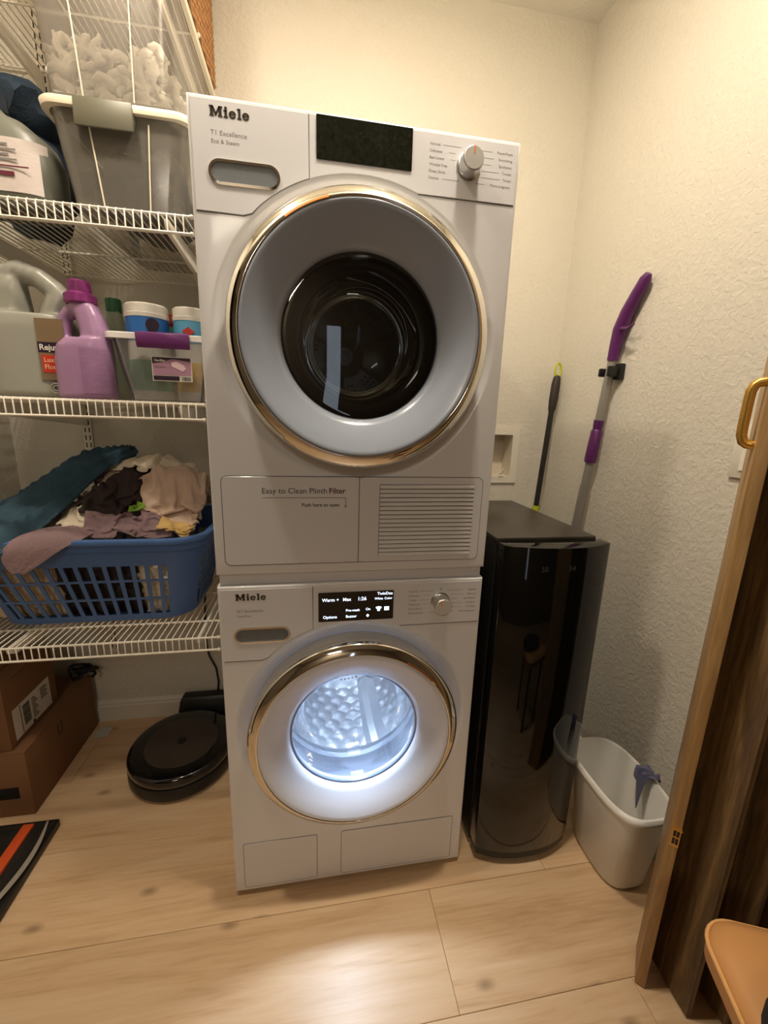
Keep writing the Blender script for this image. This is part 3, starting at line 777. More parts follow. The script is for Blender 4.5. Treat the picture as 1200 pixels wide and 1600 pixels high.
MB().tube([bz(0.82), bz(0.878)], 0.014, 12).build('collar', LIME, brm)
MB().box(0.99, 1.11, 0.635, 0.70, 0.006, 0.09).build('brush_head', LIME, brm, bevel=0.006)
adopt(brm)

# ------------------------------------------------------------------ wall fittings
ob = empty('washer_outlet_box', (0.93, 0.73, 1.075), label='white recessed washer outlet box set in back wall beside the dryer', cat='outlet box')
bx0, bx1, bz0, bz1 = 0.83, 1.030, 0.965, 1.190
o_ = rrect(bx0, bx1, bz0, bz1, 0.003, 3); i_ = rrect(bx0+0.03, bx1-0.028, bz0+0.026, bz1-0.03, 0.003, 3)
MB().loft([[(x, YB-0.0004, z) for x, z in o_], [(x, YB-0.008, z) for x, z in o_], [(x, YB-0.008, z) for x, z in i_], [(x, YB-0.001, z) for x, z in i_]], False, False).build('frame', TRIMW, ob)
# the recess stands proud of the wall plane as a shallow tray
MB().loft([[(x, YB-0.001, z) for x, z in i_], [(x, YB+0.075, z) for x, z in i_]], False, True).build('tray', mat('tray_beige', (214, 204, 184), 0.6), ob)
MB().tube([(0.955, YB-0.012, 1.0), (0.968, YB-0.02, 1.022)], 0.005, 8).build('valve_lever', TRIMW, ob)
adopt(ob)
sw = empty('light_switch', (1.17, -0.08, 1.16), label='white rocker light switch plate on right wall, half behind the folding door', cat='switch')
MB().box(1.1635, 1.1698, -0.128, -0.044, 1.100, 1.222).build('plate', TRIMW, sw, bevel=0.0015)
MB().add([(1.1605, -0.105, 1.118), (1.1605, -0.068, 1.118), (1.1635, -0.068, 1.205), (1.1635, -0.105, 1.205), (1.1664, -0.105, 1.118), (1.1664, -0.068, 1.118), (1.1664, -0.068, 1.205), (1.1664, -0.105, 1.205)],
    [(0, 1, 2, 3), (0, 4, 5, 1), (1, 5, 6, 2), (2, 6, 7, 3), (3, 7, 4, 0)]).build('rocker', WHITEP, sw)
adopt(sw)

# ------------------------------------------------------------------ accordion folding door
ad = empty('folding_door', (0.95, -0.30, 0), label='wood-grain accordion folding door gathered open at right of the closet', cat='door')
P0, P1 = Vector((0.899, -0.305, 0)), Vector((0.953, -0.247, 0))
d1 = (P1-P0).normalized(); nrm = Vector((d1.y, -d1.x, 0))   # away from the lamp side
q = [P0, P1, P1+nrm*0.020, P0+nrm*0.020]
HB, HT = 0.003, 2.05
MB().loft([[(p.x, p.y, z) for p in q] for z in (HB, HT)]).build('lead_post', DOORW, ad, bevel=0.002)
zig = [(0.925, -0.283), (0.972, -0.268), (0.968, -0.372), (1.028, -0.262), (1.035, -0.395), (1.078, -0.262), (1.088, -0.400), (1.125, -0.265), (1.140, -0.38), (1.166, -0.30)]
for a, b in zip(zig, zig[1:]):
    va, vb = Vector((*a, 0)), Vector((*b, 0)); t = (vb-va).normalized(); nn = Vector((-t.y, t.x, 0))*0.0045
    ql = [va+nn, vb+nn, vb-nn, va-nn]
    MB().loft([[(p.x, p.y, z) for p in ql] for z in (HB+0.006, HT)]).build('fold_panel', DOORSHADE, ad)
# bar handle on the lead post's face
fn = -nrm
hc = P0*0.72+P1*0.28
def hpnt(out, z): return tuple(hc+fn*out+Vector((0, 0, z)))
pth = [hpnt(0.0, 1.185), hpnt(0.009, 1.186), hpnt(0.0145, 1.190), hpnt(0.018, 1.200), hpnt(0.0185, 1.215), hpnt(0.0185, 1.255), hpnt(0.018, 1.270), hpnt(0.0145, 1.280), hpnt(0.009, 1.284), hpnt(0, 1.285)]
MB().tube(pth, 0.0075, 12).build('handle', BRASS, ad)
# latch plate on the post's edge
ec = P0+nrm*0.0125
lz = 0.415
def lp4(w0, w1, z0, z1, o0, o1):
    e = -d1
    return [tuple(ec+nrm*ww+e*oo+Vector((0, 0, zz))) for zz in (z0, z1) for oo in (o0, o1) for ww in (w0, w1)]
fc = [(0, 2, 3, 1), (4, 5, 7, 6), (0, 1, 5, 4), (1, 3, 7, 5), (3, 2, 6, 7), (2, 0, 4, 6)]
lt = MB().add(lp4(-0.007, 0.007, lz-0.022, lz+0.022, 0, 0.0015), fc).build('latch_plate', BRASS, ad)
MB().add(lp4(-0.008, 0.008, lz+0.020, lz+0.023, 0, 0.006), fc).build('latch_lip', BRASS, lt)
hs_ = MB()
for k in range(2):
    for j in range(2): hs_.add(lp4(-0.005+0.0055*j, -0.0005+0.0055*j, lz-0.016+0.018*k, lz-0.002+0.018*k, 0.0014, 0.0021), fc)
hs_.build('latch_slot', DARKIN, lt)
adopt(ad)

# ------------------------------------------------------------------ tan stool at the near right
st = empty('stool', (0.93, -0.62, 0), label='tan leather seat with piped edge and dark cushion, bottom right corner', cat='stool')
def seatloop(ins, z, n=8):
    pts = rrect(0.802+ins, 1.10-ins, -0.80+ins, -0.443-ins, 0.05-ins*0.3, n)
    rot = Matrix.Rotation(math.radians(-22), 4, 'Z'); c = Vector((0.792, -0.46, 0))
    return [tuple(c+rot @ (Vector((x, y, 0))-c)+Vector((0, 0, z))) for x, y in pts]
MB().loft([seatloop(0.02, 0.405), seatloop(0.004, 0.407), seatloop(0.0, 0.412), seatloop(0.0, 0.440), seatloop(0.004, 0.450), seatloop(0.02, 0.457), seatloop(0.06, 0.460)]).build('seat', TAN, st, ang=70)
MB().tube(seatloop(-0.001, 0.441), 0.0028, 6, closed=True).build('piping', TANPIPE, st)
c4 = seatloop(0.05, 0.0, 2)
for k in (1, 4, 7, 10):
    x, y, _ = c4[k]; MB().tube([(x, y, 0.0), (x, y, 0.406)], 0.014, 12).build('leg', BLACKP, st)
bl = MB()
bl.add(*(lambda: (lambda L: (L.v, L.f))(MB().loft([[(0.835+0.125*Co(a)*s, -0.682+0.122*S(a)*s, z) for a in [2*PI*k/32 for k in range(32)]] for s, z in ((0.9, 0.4605), (1.0, 0.466), (1.03, 0.478), (1.0, 0.49), (0.8, 0.497), (0.4, 0.50))])))())
bl.build('cushion', mat('black_cloth', (28, 27, 26), 0.9, bump=0.3, bump_scale=150), st)
adopt(st)

# ------------------------------------------------------------------ wire shelves on the left
SX0, SX1, SYF, SYB = -0.785, -0.058, 0.20, 0.722
PITCH = 0.0165; LIP = 0.037
shelf_z = [0.624, 1.228, 1.620, 2.150]
wpath = [(0, SYB, 0), (0, SYF+0.004, 0), (0, SYF, -0.003), (0, SYF, -LIP)]
wmesh = MB().tube(wpath, 0.0017, 5).mesh('wire', WIRE, ang=80)
names = ['lowest of four, under the blue laundry basket', 'second from floor, under the detergent bottles', 'third from floor, under the clear storage bins', 'topmost of four, under the rattan basket']
for si, z in enumerate(shelf_z):
    sh = empty('wire_shelf', ((SX0+SX1)/2, SYB, z), label='white wire shelf on the back wall, '+names[si], cat='shelf', group='white wire shelves')
    sx1 = SX1 if si < 3 else -0.084
    nW = int((sx1-SX0-0.008)/PITCH)
    for k in range(nW+1):
        o = bpy.data.objects.new('wire', wmesh); C.objects.link(o); o.parent = sh; o.location = (SX0+0.008+k*PITCH, 0, z+0.0030)
    for (y, zz, r) in ((SYF+0.002, z-0.0005, 0.0030), (SYF-0.001, z-LIP+0.002, 0.0030), (SYF+0.10, z-0.0015, 0.0028), (SYF+0.30, z-0.0015, 0.0028), (SYB-0.004, z-0.0005, 0.0030)):
        rd = MB().tube([(SX0, y, zz), (sx1+0.006, y, zz)], r, 8).build('rod', WIRE, sh)
        MB().lathe_z([(0.0005, -0.0052), (0.0035, -0.004), (0.0052, 0), (0.0035, 0.004), (0.0005, 0.0052)], 0, 0, 10).build('end_cap', WIRE, rd).location = (sx1+0.007, y, zz)
    for bxp in (-0.555, -0.105 if si < 3 else -0.132):
        dp_ = 0.075 if si < 3 else 0.052
        prof = [(SYB+0.004, z-0.006), (SYB+0.004, z-dp_), (SYB-0.03, z-dp_+0.005), (SYF+0.03, z-0.030), (SYF+0.012, z-0.020), (SYF+0.010, z-0.006)]
        MB().loft([[(xx, y, zz) for y, zz in prof] for xx in (bxp-0.005, bxp+0.005)]).build('bracket', WIRE, sh, bevel=0.001, seg=1)
    adopt(sh)
for bxp, lb in ((-0.555, 'white slotted shelf standard on the back wall behind the laundry'), (-0.105, 'white slotted shelf standard on the back wall beside the dryer')):
    sd = empty('shelf_standard', (bxp, YB, 0.2), label=lb, cat='shelf standard', group='shelf standards')
    MB().box(bxp-0.0125, bxp+0.0125, YB-0.010, YB-0.0003, 0.30, 2.30).build('rail', WIRE, sd)
    slot = MB().box(-0.0018, 0.0018, -0.0006, 0, 0, 0.016).mesh('slot', DARKIN)
    for k in range(78):
        for s in (-0.0065, 0.0065):
            o = bpy.data.objects.new('slot', slot); C.objects.link(o); o.parent = sd; o.location = (bxp+s, YB-0.0100, 0.32+k*0.0254)
    adopt(sd)

# ------------------------------------------------------------------ rattan basket on the top shelf
rb = empty('rattan_basket', (-0.26, 0.52, 2.156), label='woven rattan basket on the topmost wire shelf', cat='basket')
rx0, rx1, ry0, ry1, rz0, rz1 = -0.44, -0.074, 0.34, 0.715, 2.156, 2.46
MB().loft([[(x, y, z) for x, y in rrect(rx0+0.006, rx1-0.006, ry0+0.006, ry1-0.006, 0.03, 4)] for z in (rz0, rz1)]).build('core', RATTAND, rb)
strand = MB()
npts = rrect(rx0+0.004, rx1-0.004, ry0+0.004, ry1-0.004, 0.03, 6)
def dens(pl, step):
    out = []
    for a, b in zip(pl, pl[1:]+pl[:1]):
        L_ = math.hypot(b[0]-a[0], b[1]-a[1]); n = max(1, int(L_/step))
        out += [(a[0]+(b[0]-a[0])*i/n, a[1]+(b[1]-a[1])*i/n) for i in range(n)]
    return out
ppts = dens(npts, 0.012)
NP = len(ppts)
k = 0; zz = rz0+0.004
cxr, cyr = (rx0+rx1)/2, (ry0+ry1)/2
row = 0
while zz < rz1:
    pth = []
    for i, (x, y) in enumerate(ppts):
        o_ = 0.0026*S(i*PI/2+row*PI)
        dx, dy = x-cxr, y-cyr; m_ = math.hypot(dx, dy)
        pth.append((x+dx/m_*o_, y+dy/m_*o_, zz+0.0018*S(i*PI/2+row*PI*0.5)))
    strand.tube(pth, 0.0042, 5, closed=True)
    zz += 0.0082; row += 1
tag(strand.build('weave', RATTAN, rb), kind='stuff')
adopt(rb)
# ------------------------------------------------------------------ clear storage bins on the third shelf
def clear_bin(cx, y0, y1, z0, h, wb, wt, label, ribs, plastic=None):
    root = empty('storage_bin', (cx, (y0+y1)/2, z0), label=label, cat='storage bin', group='clear storage bins')
    def lp(f, z, grow=0.0):
        hw = (wb+(wt-wb)*f)/2+grow; ya = y0-0.012*f-grow; yb_ = y1+0.012*f+grow
        return [(cx+x, y, z) for x, y in rrect(-hw, hw, ya, yb_, 0.035, 6)]
    hs = [0, 0.02, 0.2, 0.5, 0.8, 0.95, 1.0]
    shell = MB().loft([lp(-0.25, z0)] + [lp(f, z0+0.006+f*(h-0.006)) for f in hs], cap0=True, cap1=False)
    shell.build('shell', plastic or CLEARBIN, root, ang=60)
    MB().loft([lp(1.0, z0+h-0.014, 0.001), lp(1.0, z0+h-0.014, 0.011), lp(1.0, z0+h-0.003, 0.013), lp(1.0, z0+h, 0.011), lp(1.0, z0+h, -0.002)], False, False).build('rim', CLEARRIM, root, ang=60)
    for sgn in ribs:
        pts = []
        for f in (0.03, 0.35, 0.7, 0.86):
            pts.append((cx+sgn*(0.33+0.03*f)*(wb+(wt-wb)*f), y0-0.012*f-0.0025, z0+f*h))
        MB().tube(pts, 0.0016, 6).build('rib', CLEARRIM, root)
    return root
Z2 = 1.620+0.0050
b1 = clear_bin(-0.186, 0.232, 0.62, Z2, 0.188, 0.222, 0.272, 'lower clear bin holding dark cloth, olive latch at its front', (-0.6, 0.62))
lx0, lx1 = -0.262, -0.152
MB().add([(lx0, 0.206, Z2+0.190), (lx1, 0.206, Z2+0.190), (lx1, 0.203, Z2+0.138), (lx0, 0.203, Z2+0.138), (lx0, 0.24, Z2+0.194), (lx1, 0.24, Z2+0.194), (lx1, 0.2085, Z2+0.138), (lx0, 0.2085, Z2+0.138)], [(0, 1, 2, 3), (4, 7, 6, 5), (0, 4, 5, 1), (1, 5, 6, 2), (2, 6, 7, 3), (3, 7, 4, 0)]).build('latch', LATCH, b1, bevel=0.003)
MB().loft([[(x, y, z) for x, y in rrect(-0.186-0.142, -0.186+0.142, 0.212, 0.640, 0.04, 6)] for z in (Z2+0.189, Z2+0.193)]).build('lid', CLEARBIN, b1)
adopt(b1)
def lumpy(name, parts, m, seed, amp=0.25, sub=3):
    mb = MB()
    for i, (c, r) in enumerate(parts):
        bm = bmesh.new(); bmesh.ops.create_icosphere(bm, subdivisions=sub, radius=1)
        vs = []
        for v in bm.verts:
            n = noise.noise(v.co*1.8+Vector((seed+i*3.1, i*1.7, 0)))+0.5*noise.noise(v.co*4+Vector((i*2.2, seed, 1)))
            k = 1+amp*n
            vs.append((c[0]+v.co.x*r[0]*k, c[1]+v.co.y*r[1]*k, max(c[2]+v.co.z*r[2]*k, Z2+0.002)))
        mb.add(vs, [tuple(v.index for v in f.verts) for f in bm.faces]); bm.free()
    return mb.build(name, m, None)
random.seed(4)
tag(lumpy('dark_cloth_bundle', [((-0.185, 0.42, Z2+0.085), (0.095, 0.15, 0.070)), ((-0.225, 0.31, Z2+0.050), (0.052, 0.062, 0.042)), ((-0.125, 0.325, Z2+0.10), (0.042, 0.07, 0.06)), ((-0.20, 0.33, Z2+0.120), (0.06, 0.07, 0.045)), ((-0.13, 0.29, Z2+0.045), (0.045, 0.045, 0.036))], DARKCLOTH, 3), 'charcoal cloth bundled inside the lower clear bin', 'cloth')
Z3 = Z2+0.1945
b2 = clear_bin(-0.205, 0.238, 0.62, Z3, 0.262, 0.236, 0.268, 'upper clear bin of white fluffy yarn, stacked on the lower bin', (-0.6, 0.62), MILKYBIN)
adopt(b2)
random.seed(6)
ym = MB()
for k in range(330):
    f = random.random(); zc_ = Z3+0.018+0.128*f**0.9*(0.85+0.3*noise.noise(Vector((k*0.37, 2, 1))))
    hw = 0.096+0.012*f; fy = random.random()**1.5
    c = Vector((-0.205+random.uniform(-hw, hw), 0.262+0.31*fy, zc_))
    t = Vector((random.uniform(-1, 1), random.uniform(-0.5, 0.5), random.uniform(-0.8, 0.8))).normalized()
    side = t.cross(Vector((0, 1, 0))); L_ = random.uniform(0.016, 0.030); r_ = random.uniform(0.007, 0.0105)
    pts = [c+t*L_*(q/3-1)+side*0.006*S(q*1.3+k) for q in range(7)]
    ym.tube(pts, [r_*0.35, r_*0.8, r_, r_*0.92, r_, r_*0.8, r_*0.35], 8)
tag(ym.build('yarn_fluff', FLUFF, None, ang=80), 'white chunky yarn filling the upper clear bin', 'yarn', kind='stuff')

# grey bottle and slate cloth left of the bins
gb = empty('detergent_jug', (-0.43, 0.31, Z2), label='dark grey jug with pale printed label, left of the clear bins', cat='jug')
def bottle_loft(mb, cx, cy, secs, rot=0.0, e=3.0, n=40):
    lo = []
    for z, hx, hy, ox in secs:
        l = []
        for k in range(n):
            x, y = sup(2*PI*k/n, hx, hy, e); x += ox
            l.append((cx+x*Co(rot)-y*S(rot), cy+x*S(rot)+y*Co(rot), z))
        lo.append(l)
    return mb.loft(lo)
mb = MB(); bottle_loft(mb, -0.43, 0.30, [(Z2, 0.088, 0.052, 0), (Z2+0.006, 0.094, 0.058, 0), (Z2+0.10, 0.094, 0.058, 0), (Z2+0.135, 0.085, 0.055, -0.006), (Z2+0.165, 0.06, 0.045, -0.02), (Z2+0.18, 0.03, 0.03, -0.03), (Z2+0.195, 0.026, 0.026, -0.032)])
mb.build('body', mat('grey_jug_shell', (104, 106, 96), 0.4), gb, ang=70)
MB().lathe_z([(0.031, Z2+0.190), (0.031, Z2+0.222), (0.028, Z2+0.226)], -0.462, 0.30, 28).build('cap', mat('navy_cap', (34, 42, 54), 0.4), gb)
def lab(u, v):
    a = -PI/2+(u-0.5)*2.2
    x, y = sup(a, 0.0945, 0.0585, 3.0)
    return (-0.43+x*0.97, 0.30+y*1.004-0.0006, Z2+0.022+0.098*v)
MB().grid(lab, 20, 2).build('label', mat('pale_lilac_label', (198, 188, 184), 0.5, noise_amt=0.12, noise_scale=50, stretch=(1, 1, 6)), gb)
for k in range(4): MB().box(-0.478, -0.392-0.014*(k % 2), 0.2387, 0.2393, Z2+0.078+0.009*k, Z2+0.081+0.009*k).build('label_line', PRINT, gb)
MB().box(-0.49, -0.372, 0.2385, 0.2393, Z2+0.066, Z2+0.0685).build('label_stripe', WINEPRINT, gb)
MB().box(-0.470, -0.400, 0.2387, 0.2393, Z2+0.050, Z2+0.058).build('label_line', WINEPRINT, gb)
adopt(gb)
tag(lumpy('slate_blue_bundle', [((-0.50, 0.50, Z2+0.178), (0.10, 0.11, 0.150)), ((-0.47, 0.46, Z2+0.27), (0.075, 0.09, 0.07))], NAVYC, 21, 0.22), 'slate blue fabric bundle behind the grey jug on the third shelf', 'cloth')

# ------------------------------------------------------------------ second shelf: bottles and a handled bin
Z1 = 1.228+0.0050
# big silver grey jug at the left
jg = empty('floor_cleaner_jug', (-0.43, 0.33, Z1), label='large silver-grey jug with moulded handle, leftmost on the bottle shelf', cat='jug')
mb = MB(); jx, jy = -0.44, 0.31
bottle_loft(mb, jx, jy, [(Z1, 0.082, 0.055, 0), (Z1+0.008, 0.090, 0.062, 0), (Z1+0.16, 0.090, 0.062, 0), (Z1+0.185, 0.080, 0.058, 0.004)])
bottle_loft(mb, jx, jy, [(Z1+0.17, 0.036, 0.05, -0.046), (Z1+0.25, 0.034, 0.034, -0.046), (Z1+0.262, 0.034, 0.030, -0.046)])
mb.tube([(jx-0.055, jy, Z1+0.235), (jx-0.048, jy, Z1+0.268), (jx-0.018, jy, Z1+0.280), (jx+0.022, jy, Z1+0.268), (jx+0.052, jy, Z1+0.242), (jx+0.068, jy, Z1+0.222)], [0.028, 0.028, 0.025, 0.023, 0.024, 0.024], 14)
mb.tube([(jx+0.062, jy, Z1+0.235), (jx+0.050, jy, Z1+0.20), (jx+0.04, jy, Z1+0.16)], [0.024, 0.030, 0.036], 14)
remeshed(mb, 'body', JUGGREY, jg, 0.0042, 8)
def lab2(x0, x1, z0, z1, m, nm, y=0.2475):
    return MB().box(x0, x1, y-0.0004, y+0.0012, z0, z1).build(nm, m, jg)
lab2(-0.408, -0.352, Z1+0.040, Z1+0.172, BROWNLAB, 'label', 0.2472)
lab2(-0.408, -0.352, Z1+0.100, Z1+0.122, DARKLAB, 'label_band', 0.2466)
lab2(-0.402, -0.352, Z1+0.056, Z1+0.094, REDLAB, 'label_band', 0.2466)
text_mesh('lettering', [('Rejuv', -0.405, Z1+0.105, 0.0175, 'LEFT')], WHITEP, jg, 0.2458, bold=0.02)
text_mesh('lettering', [('Luxury', -0.399, Z1+0.079, 0.0145, 'LEFT'), ('Floor', -0.399, Z1+0.064, 0.0145, 'LEFT')], mat('peach_print', (236, 190, 150), 0.5), jg, 0.2458, bold=0.01)
mb = MB(); mb.tube([(-0.382+0.011*Co(a*PI/10), 0.2482, Z1+0.022+0.011*S(a*PI/10)) for a in range(20)], 0.0016, 6, closed=True).tube([(-0.382+0.006*Co(a*PI/10), 0.2482, Z1+0.022+0.006*S(a*PI/10)) for a in range(20)], 0.0014, 6, closed=True)
mb.build('moulded_mark', JUGGREY, jg)
adopt(jg)
# lilac detergent bottle
lb = empty('detergent_bottle', (-0.33, 0.28, Z1), label='lilac detergent bottle with magenta cap and side handle', cat='bottle')
mb = MB(); bx, by = -0.322, 0.268
bottle_loft(mb, bx, by, [(Z1, 0.052, 0.038, 0), (Z1+0.006, 0.058, 0.043, 0), (Z1+0.085, 0.058, 0.043, 0), (Z1+0.118, 0.054, 0.042, 0.003), (Z1+0.135, 0.044, 0.038, 0.012)])
bottle_loft(mb, bx, by, [(Z1+0.10, 0.030, 0.034, 0.028), (Z1+0.15, 0.027, 0.031, 0.028), (Z1+0.185, 0.027, 0.028, 0.020), (Z1+0.205, 0.028, 0.026, 0.010), (Z1+0.218, 0.022, 0.022, 0.006)])
mb.tube([(bx+0.004, by, Z1+0.196), (bx-0.022, by, Z1+0.192), (bx-0.034, by, Z1+0.176), (bx-0.037, by, Z1+0.145), (bx-0.036, by, Z1+0.112), (bx-0.030, by, Z1+0.085)], [0.018, 0.016, 0.0145, 0.0135, 0.015, 0.02], 14)
remeshed(mb, 'body', LILAC, lb, 0.003, 8)
MB().lathe_z([(0.028, Z1+0.208), (0.032, Z1+0.212), (0.032, Z1+0.228), (0.024, Z1+0.234), (0.0225, Z1+0.256), (0.020, Z1+0.259)], bx+0.004, by, 30).build('cap', MAGENTA, lb)
def lab3(u, v):
    a = -PI/2+0.05+(u)*1.35
    x, y = sup(a, 0.0588, 0.0438, 3.0)
    return (bx+x, by+y, Z1+0.012+0.10*v)
MB().grid(lab3, 14, 2).build('label', LILACLABEL, lb)
adopt(lb)
# pale bottle with green cap behind
pb = empty('cleaner_bottle', (-0.31, 0.43, Z1), label='pale bottle with dark green cap behind the lilac bottle', cat='bottle')
mb = MB(); bottle_loft(mb, -0.315, 0.43, [(Z1, 0.036, 0.03, 0), (Z1+0.006, 0.042, 0.036, 0), (Z1+0.15, 0.042, 0.036, 0), (Z1+0.20, 0.022, 0.022, 0), (Z1+0.235, 0.016, 0.016, 0)])
mb.build('body', PALEBOTTLE, pb, ang=60)
MB().lathe_z([(0.019, Z1+0.228), (0.019, Z1+0.258), (0.017, Z1+0.262)], -0.315, 0.43, 24).build('cap', GREENCAP, pb)
adopt(pb)
# wipes canisters standing in the handled bin
def canister(cx, cy, z, r, h, label, top, bottom, lid=WHITEP, blue=(0.62, 0.86), low=(0.10, 0.42)):
    c = empty('wipes_canister', (cx, cy, z), label=label, cat='canister', group='canisters in the handled bin')
    MB().lathe_z([(r-0.004, z), (r, z+0.004), (r, z+h*0.86)], cx, cy, 40).build('tub', WHITEP, c)
    MB().lathe_z([(r+0.0015, z+h*0.86), (r+0.002, z+h*0.90), (r+0.0005, z+h*0.905), (r+0.0005, z+h*0.985), (r-0.003, z+h)], cx, cy, 40).build('lid', lid, c)
    MB().lathe_z([(r+0.0006, z+h*blue[0]), (r+0.0006, z+h*blue[1])], cx, cy, 40, False, False).build('label', top, c)
    MB().lathe_z([(r+0.0006, z+h*low[0]), (r+0.0006, z+h*low[1])], cx, cy, 40, False, False).build('label', bottom, c)
    return c
ZB = Z1+0.004
c = canister(-0.196, 0.315, ZB, 0.047, 0.222, 'wide wipes canister with blue band, left in the purple-handled bin', BLUELAB, GREENLAB); 
MB().lathe_y([(0.0005, 0.2672), (0.015, 0.2672), (0.015, 0.269)], -0.170, ZB+0.172, 20).build('emblem', DARKLAB, c); adopt(c)
c = canister(-0.098, 0.325, ZB, 0.040, 0.222, 'narrower wipes canister with yellow lower band, right in the purple-handled bin', CYANLAB, YELLOWLAB)
MB().prism_xz([(-0.098-0.012, ZB+0.165), (-0.098+0.003, ZB+0.176), (-0.098+0.018, ZB+0.165), (-0.098+0.003, ZB+0.154)], 0.2838, 0.2852).build('emblem', REDLAB, c)
text_mesh('lettering', [('85', -0.108, ZB+0.045, 0.013, 'LEFT')], PRINT, c, 0.2838); adopt(c)
c = canister(-0.170, 0.440, ZB, 0.040, 0.225, 'red-lidded canister at the back of the purple-handled bin', GREENLAB, WHITELAB, REDLID); adopt(c)
# handled bin
hb_ = empty('handled_bin', (-0.16, 0.34, Z1), label='clear plastic bin with purple front handle holding wipes canisters', cat='bin')
hx0, hx1, hy0, hy1, hh = -0.262, -0.046, 0.250, 0.500, 0.150
def hl(f, z, g=0.0):
    e_ = -0.026+0.026*f+g
    return [(x, y, z) for x, y in rrect(hx0-e_-0.0, hx1+e_, hy0-e_*0.6, hy1+e_*0.6, 0.022, 6)]
MB().loft([hl(f, Z1+0.001+f*hh) for f in (0, 0.02, 0.5, 0.76, 0.78, 1.0)], cap0=True, cap1=False).build('shell', BASKETBIN, hb_, ang=50, solid=0.0018)
MB().loft([hl(1.0, Z1+hh-0.010, 0.000), hl(1, Z1+hh-0.010, 0.012), hl(1, Z1+hh+0.002, 0.012), hl(1, Z1+hh+0.004, 0.008), hl(1, Z1+hh+0.004, 0.0)], False, False).build('rim', mat('frosted_rim', (232, 228, 224), 0.35), hb_)
px0, px1 = -0.197, -0.082
hbp = [(0.236, Z1+hh+0.006), (0.229, Z1+hh+0.002), (0.231, Z1+hh-0.020), (0.236, Z1+hh-0.030), (0.241, Z1+hh-0.028), (0.241, Z1+hh+0.004)]
MB().loft([[(x, y, z) for y, z in hbp] for x in (px0, px1)]).build('handle', mat('plum_handle', (112, 52, 116), 0.35), hb_, bevel=0.001, seg=1)
ty = 0.2505
tagp = MB().box(-0.172, -0.083, ty-0.0042, ty-0.003, Z1+0.048, Z1+0.104).build('paper_tag', WHITELAB, hb_)
MB().box(-0.170, -0.085, ty-0.0048, ty-0.0042, Z1+0.062, Z1+0.102).build('tag_picture', MAUVELAB, tagp)
MB().add([(-0.170, ty-0.0052, Z1+0.102), (-0.085, ty-0.0052, Z1+0.102), (-0.085, ty-0.0052, Z1+0.094), (-0.125, ty-0.0052, Z1+0.099), (-0.150, ty-0.0052, Z1+0.091), (-0.170, ty-0.0052, Z1+0.088)], [(0, 1, 2, 3, 4, 5)]).build('tag_swoosh', DARKLAB, tagp)
MB().box(-0.170, -0.112, ty-0.0048, ty-0.0042, Z1+0.050, Z1+0.060).build('tag_band', DARKLAB, tagp)
text_mesh('lettering', [('Sterilite', -0.165, Z1+0.0925, 0.0075, 'LEFT')], WHITELAB, tagp, ty-0.0056, bold=0.02)
text_mesh('lettering', [('The Ultra', -0.166, Z1+0.078, 0.006, 'LEFT')], DARKPRINT, tagp, ty-0.0054)
bc = MB()
random.seed(2); xx = -0.107
while xx < -0.086:
    w_ = random.choice((0.0006, 0.001, 0.0014)); bc.box(xx, xx+w_, ty-0.0048, ty-0.0042, Z1+0.050, Z1+0.059); xx += w_+random.choice((0.0007, 0.0011))
bc.build('barcode', DARKPRINT, tagp)
tb = MB().loft([[(-0.127+dx, ty-0.0056, Z1+0.082+dz) for dx, dz in ((0, 0), (0.024, -0.011), (0.031, -0.004), (0.026, 0.004), (0.010, 0.012), (-0.001, 0.009))], [(-0.127+dx, ty-0.0050, Z1+0.082+dz) for dx, dz in ((0, 0), (0.024, -0.011), (0.031, -0.004), (0.026, 0.004), (0.010, 0.012), (-0.001, 0.009))]])
tb.build('tag_bin_print', mat('print_pink', (224, 196, 204), 0.5), tagp)
adopt(hb_)

# ------------------------------------------------------------------ laundry basket on the lowest shelf
Z0 = 0.624+0.0050
BX0, BX1, BY0, BY1 = -0.700, -0.100, 0.268, 0.690
BH = 0.248
lbk = empty('laundry_basket', (-0.40, 0.48, Z0), label='blue plastic laundry basket with lattice sides, heaped with laundry', cat='laundry basket')
def bperim(f, n=240):
    """loop of the basket wall at height share f"""
    ins = 0.048*(1-f)**1.15
    pl = rrect(BX0+ins, BX1-ins, BY0+ins, BY1-ins, 0.085, 16)
    # resample evenly by arc length starting at the middle of the front
    P = [Vector((x, y, 0)) for x, y in pl]; P = P[::-1]
    L_ = [0]
    for a, b in zip(P, P[1:]+P[:1]): L_.append(L_[-1]+(b-a).length)
    tot = L_[-1]; out = []; j = 0
    for k in range(n):
        t = tot*k/n
        while L_[j+1] < t: j += 1
        u = (t-L_[j])/max(1e-9, L_[j+1]-L_[j]); a = P[j]; b = P[(j+1) % len(P)]
        out.append(a.lerp(b, u))
    return out
NPER = 312
zs = [0.0, 0.06, 0.075, 0.27, 0.295, 0.50, 0.525, 0.70, 0.73, 0.97]
rowsb = [bperim(f, NPER) for f in zs]
vs = [(p.x, p.y, Z0+0.001+BH*f) for f, l in zip(zs, rowsb) for p in l]
fs = []
hole_rows = {2, 4, 6}
cornerd = 0.095
for i in range(len(zs)-1):
    for j in range(NPER):
        k = (j+1) % NPER
        if i in hole_rows:
            p = rowsb[4][j]
            nx = min(p.x-BX0, BX1-p.x); ny = min(p.y-BY0, BY1-p.y)
            solid_corner = nx < cornerd and ny < cornerd
            if not solid_corner and (j % 6) not in (0, 1): continue
        fs.append((i*NPER+j, i*NPER+k, (i+1)*NPER+k, (i+1)*NPER+j))
MB().add(vs, fs).build('lattice_wall', BLUEP, lbk, solid=0.003, ang=60)
pl0 = bperim(0.0, 120)
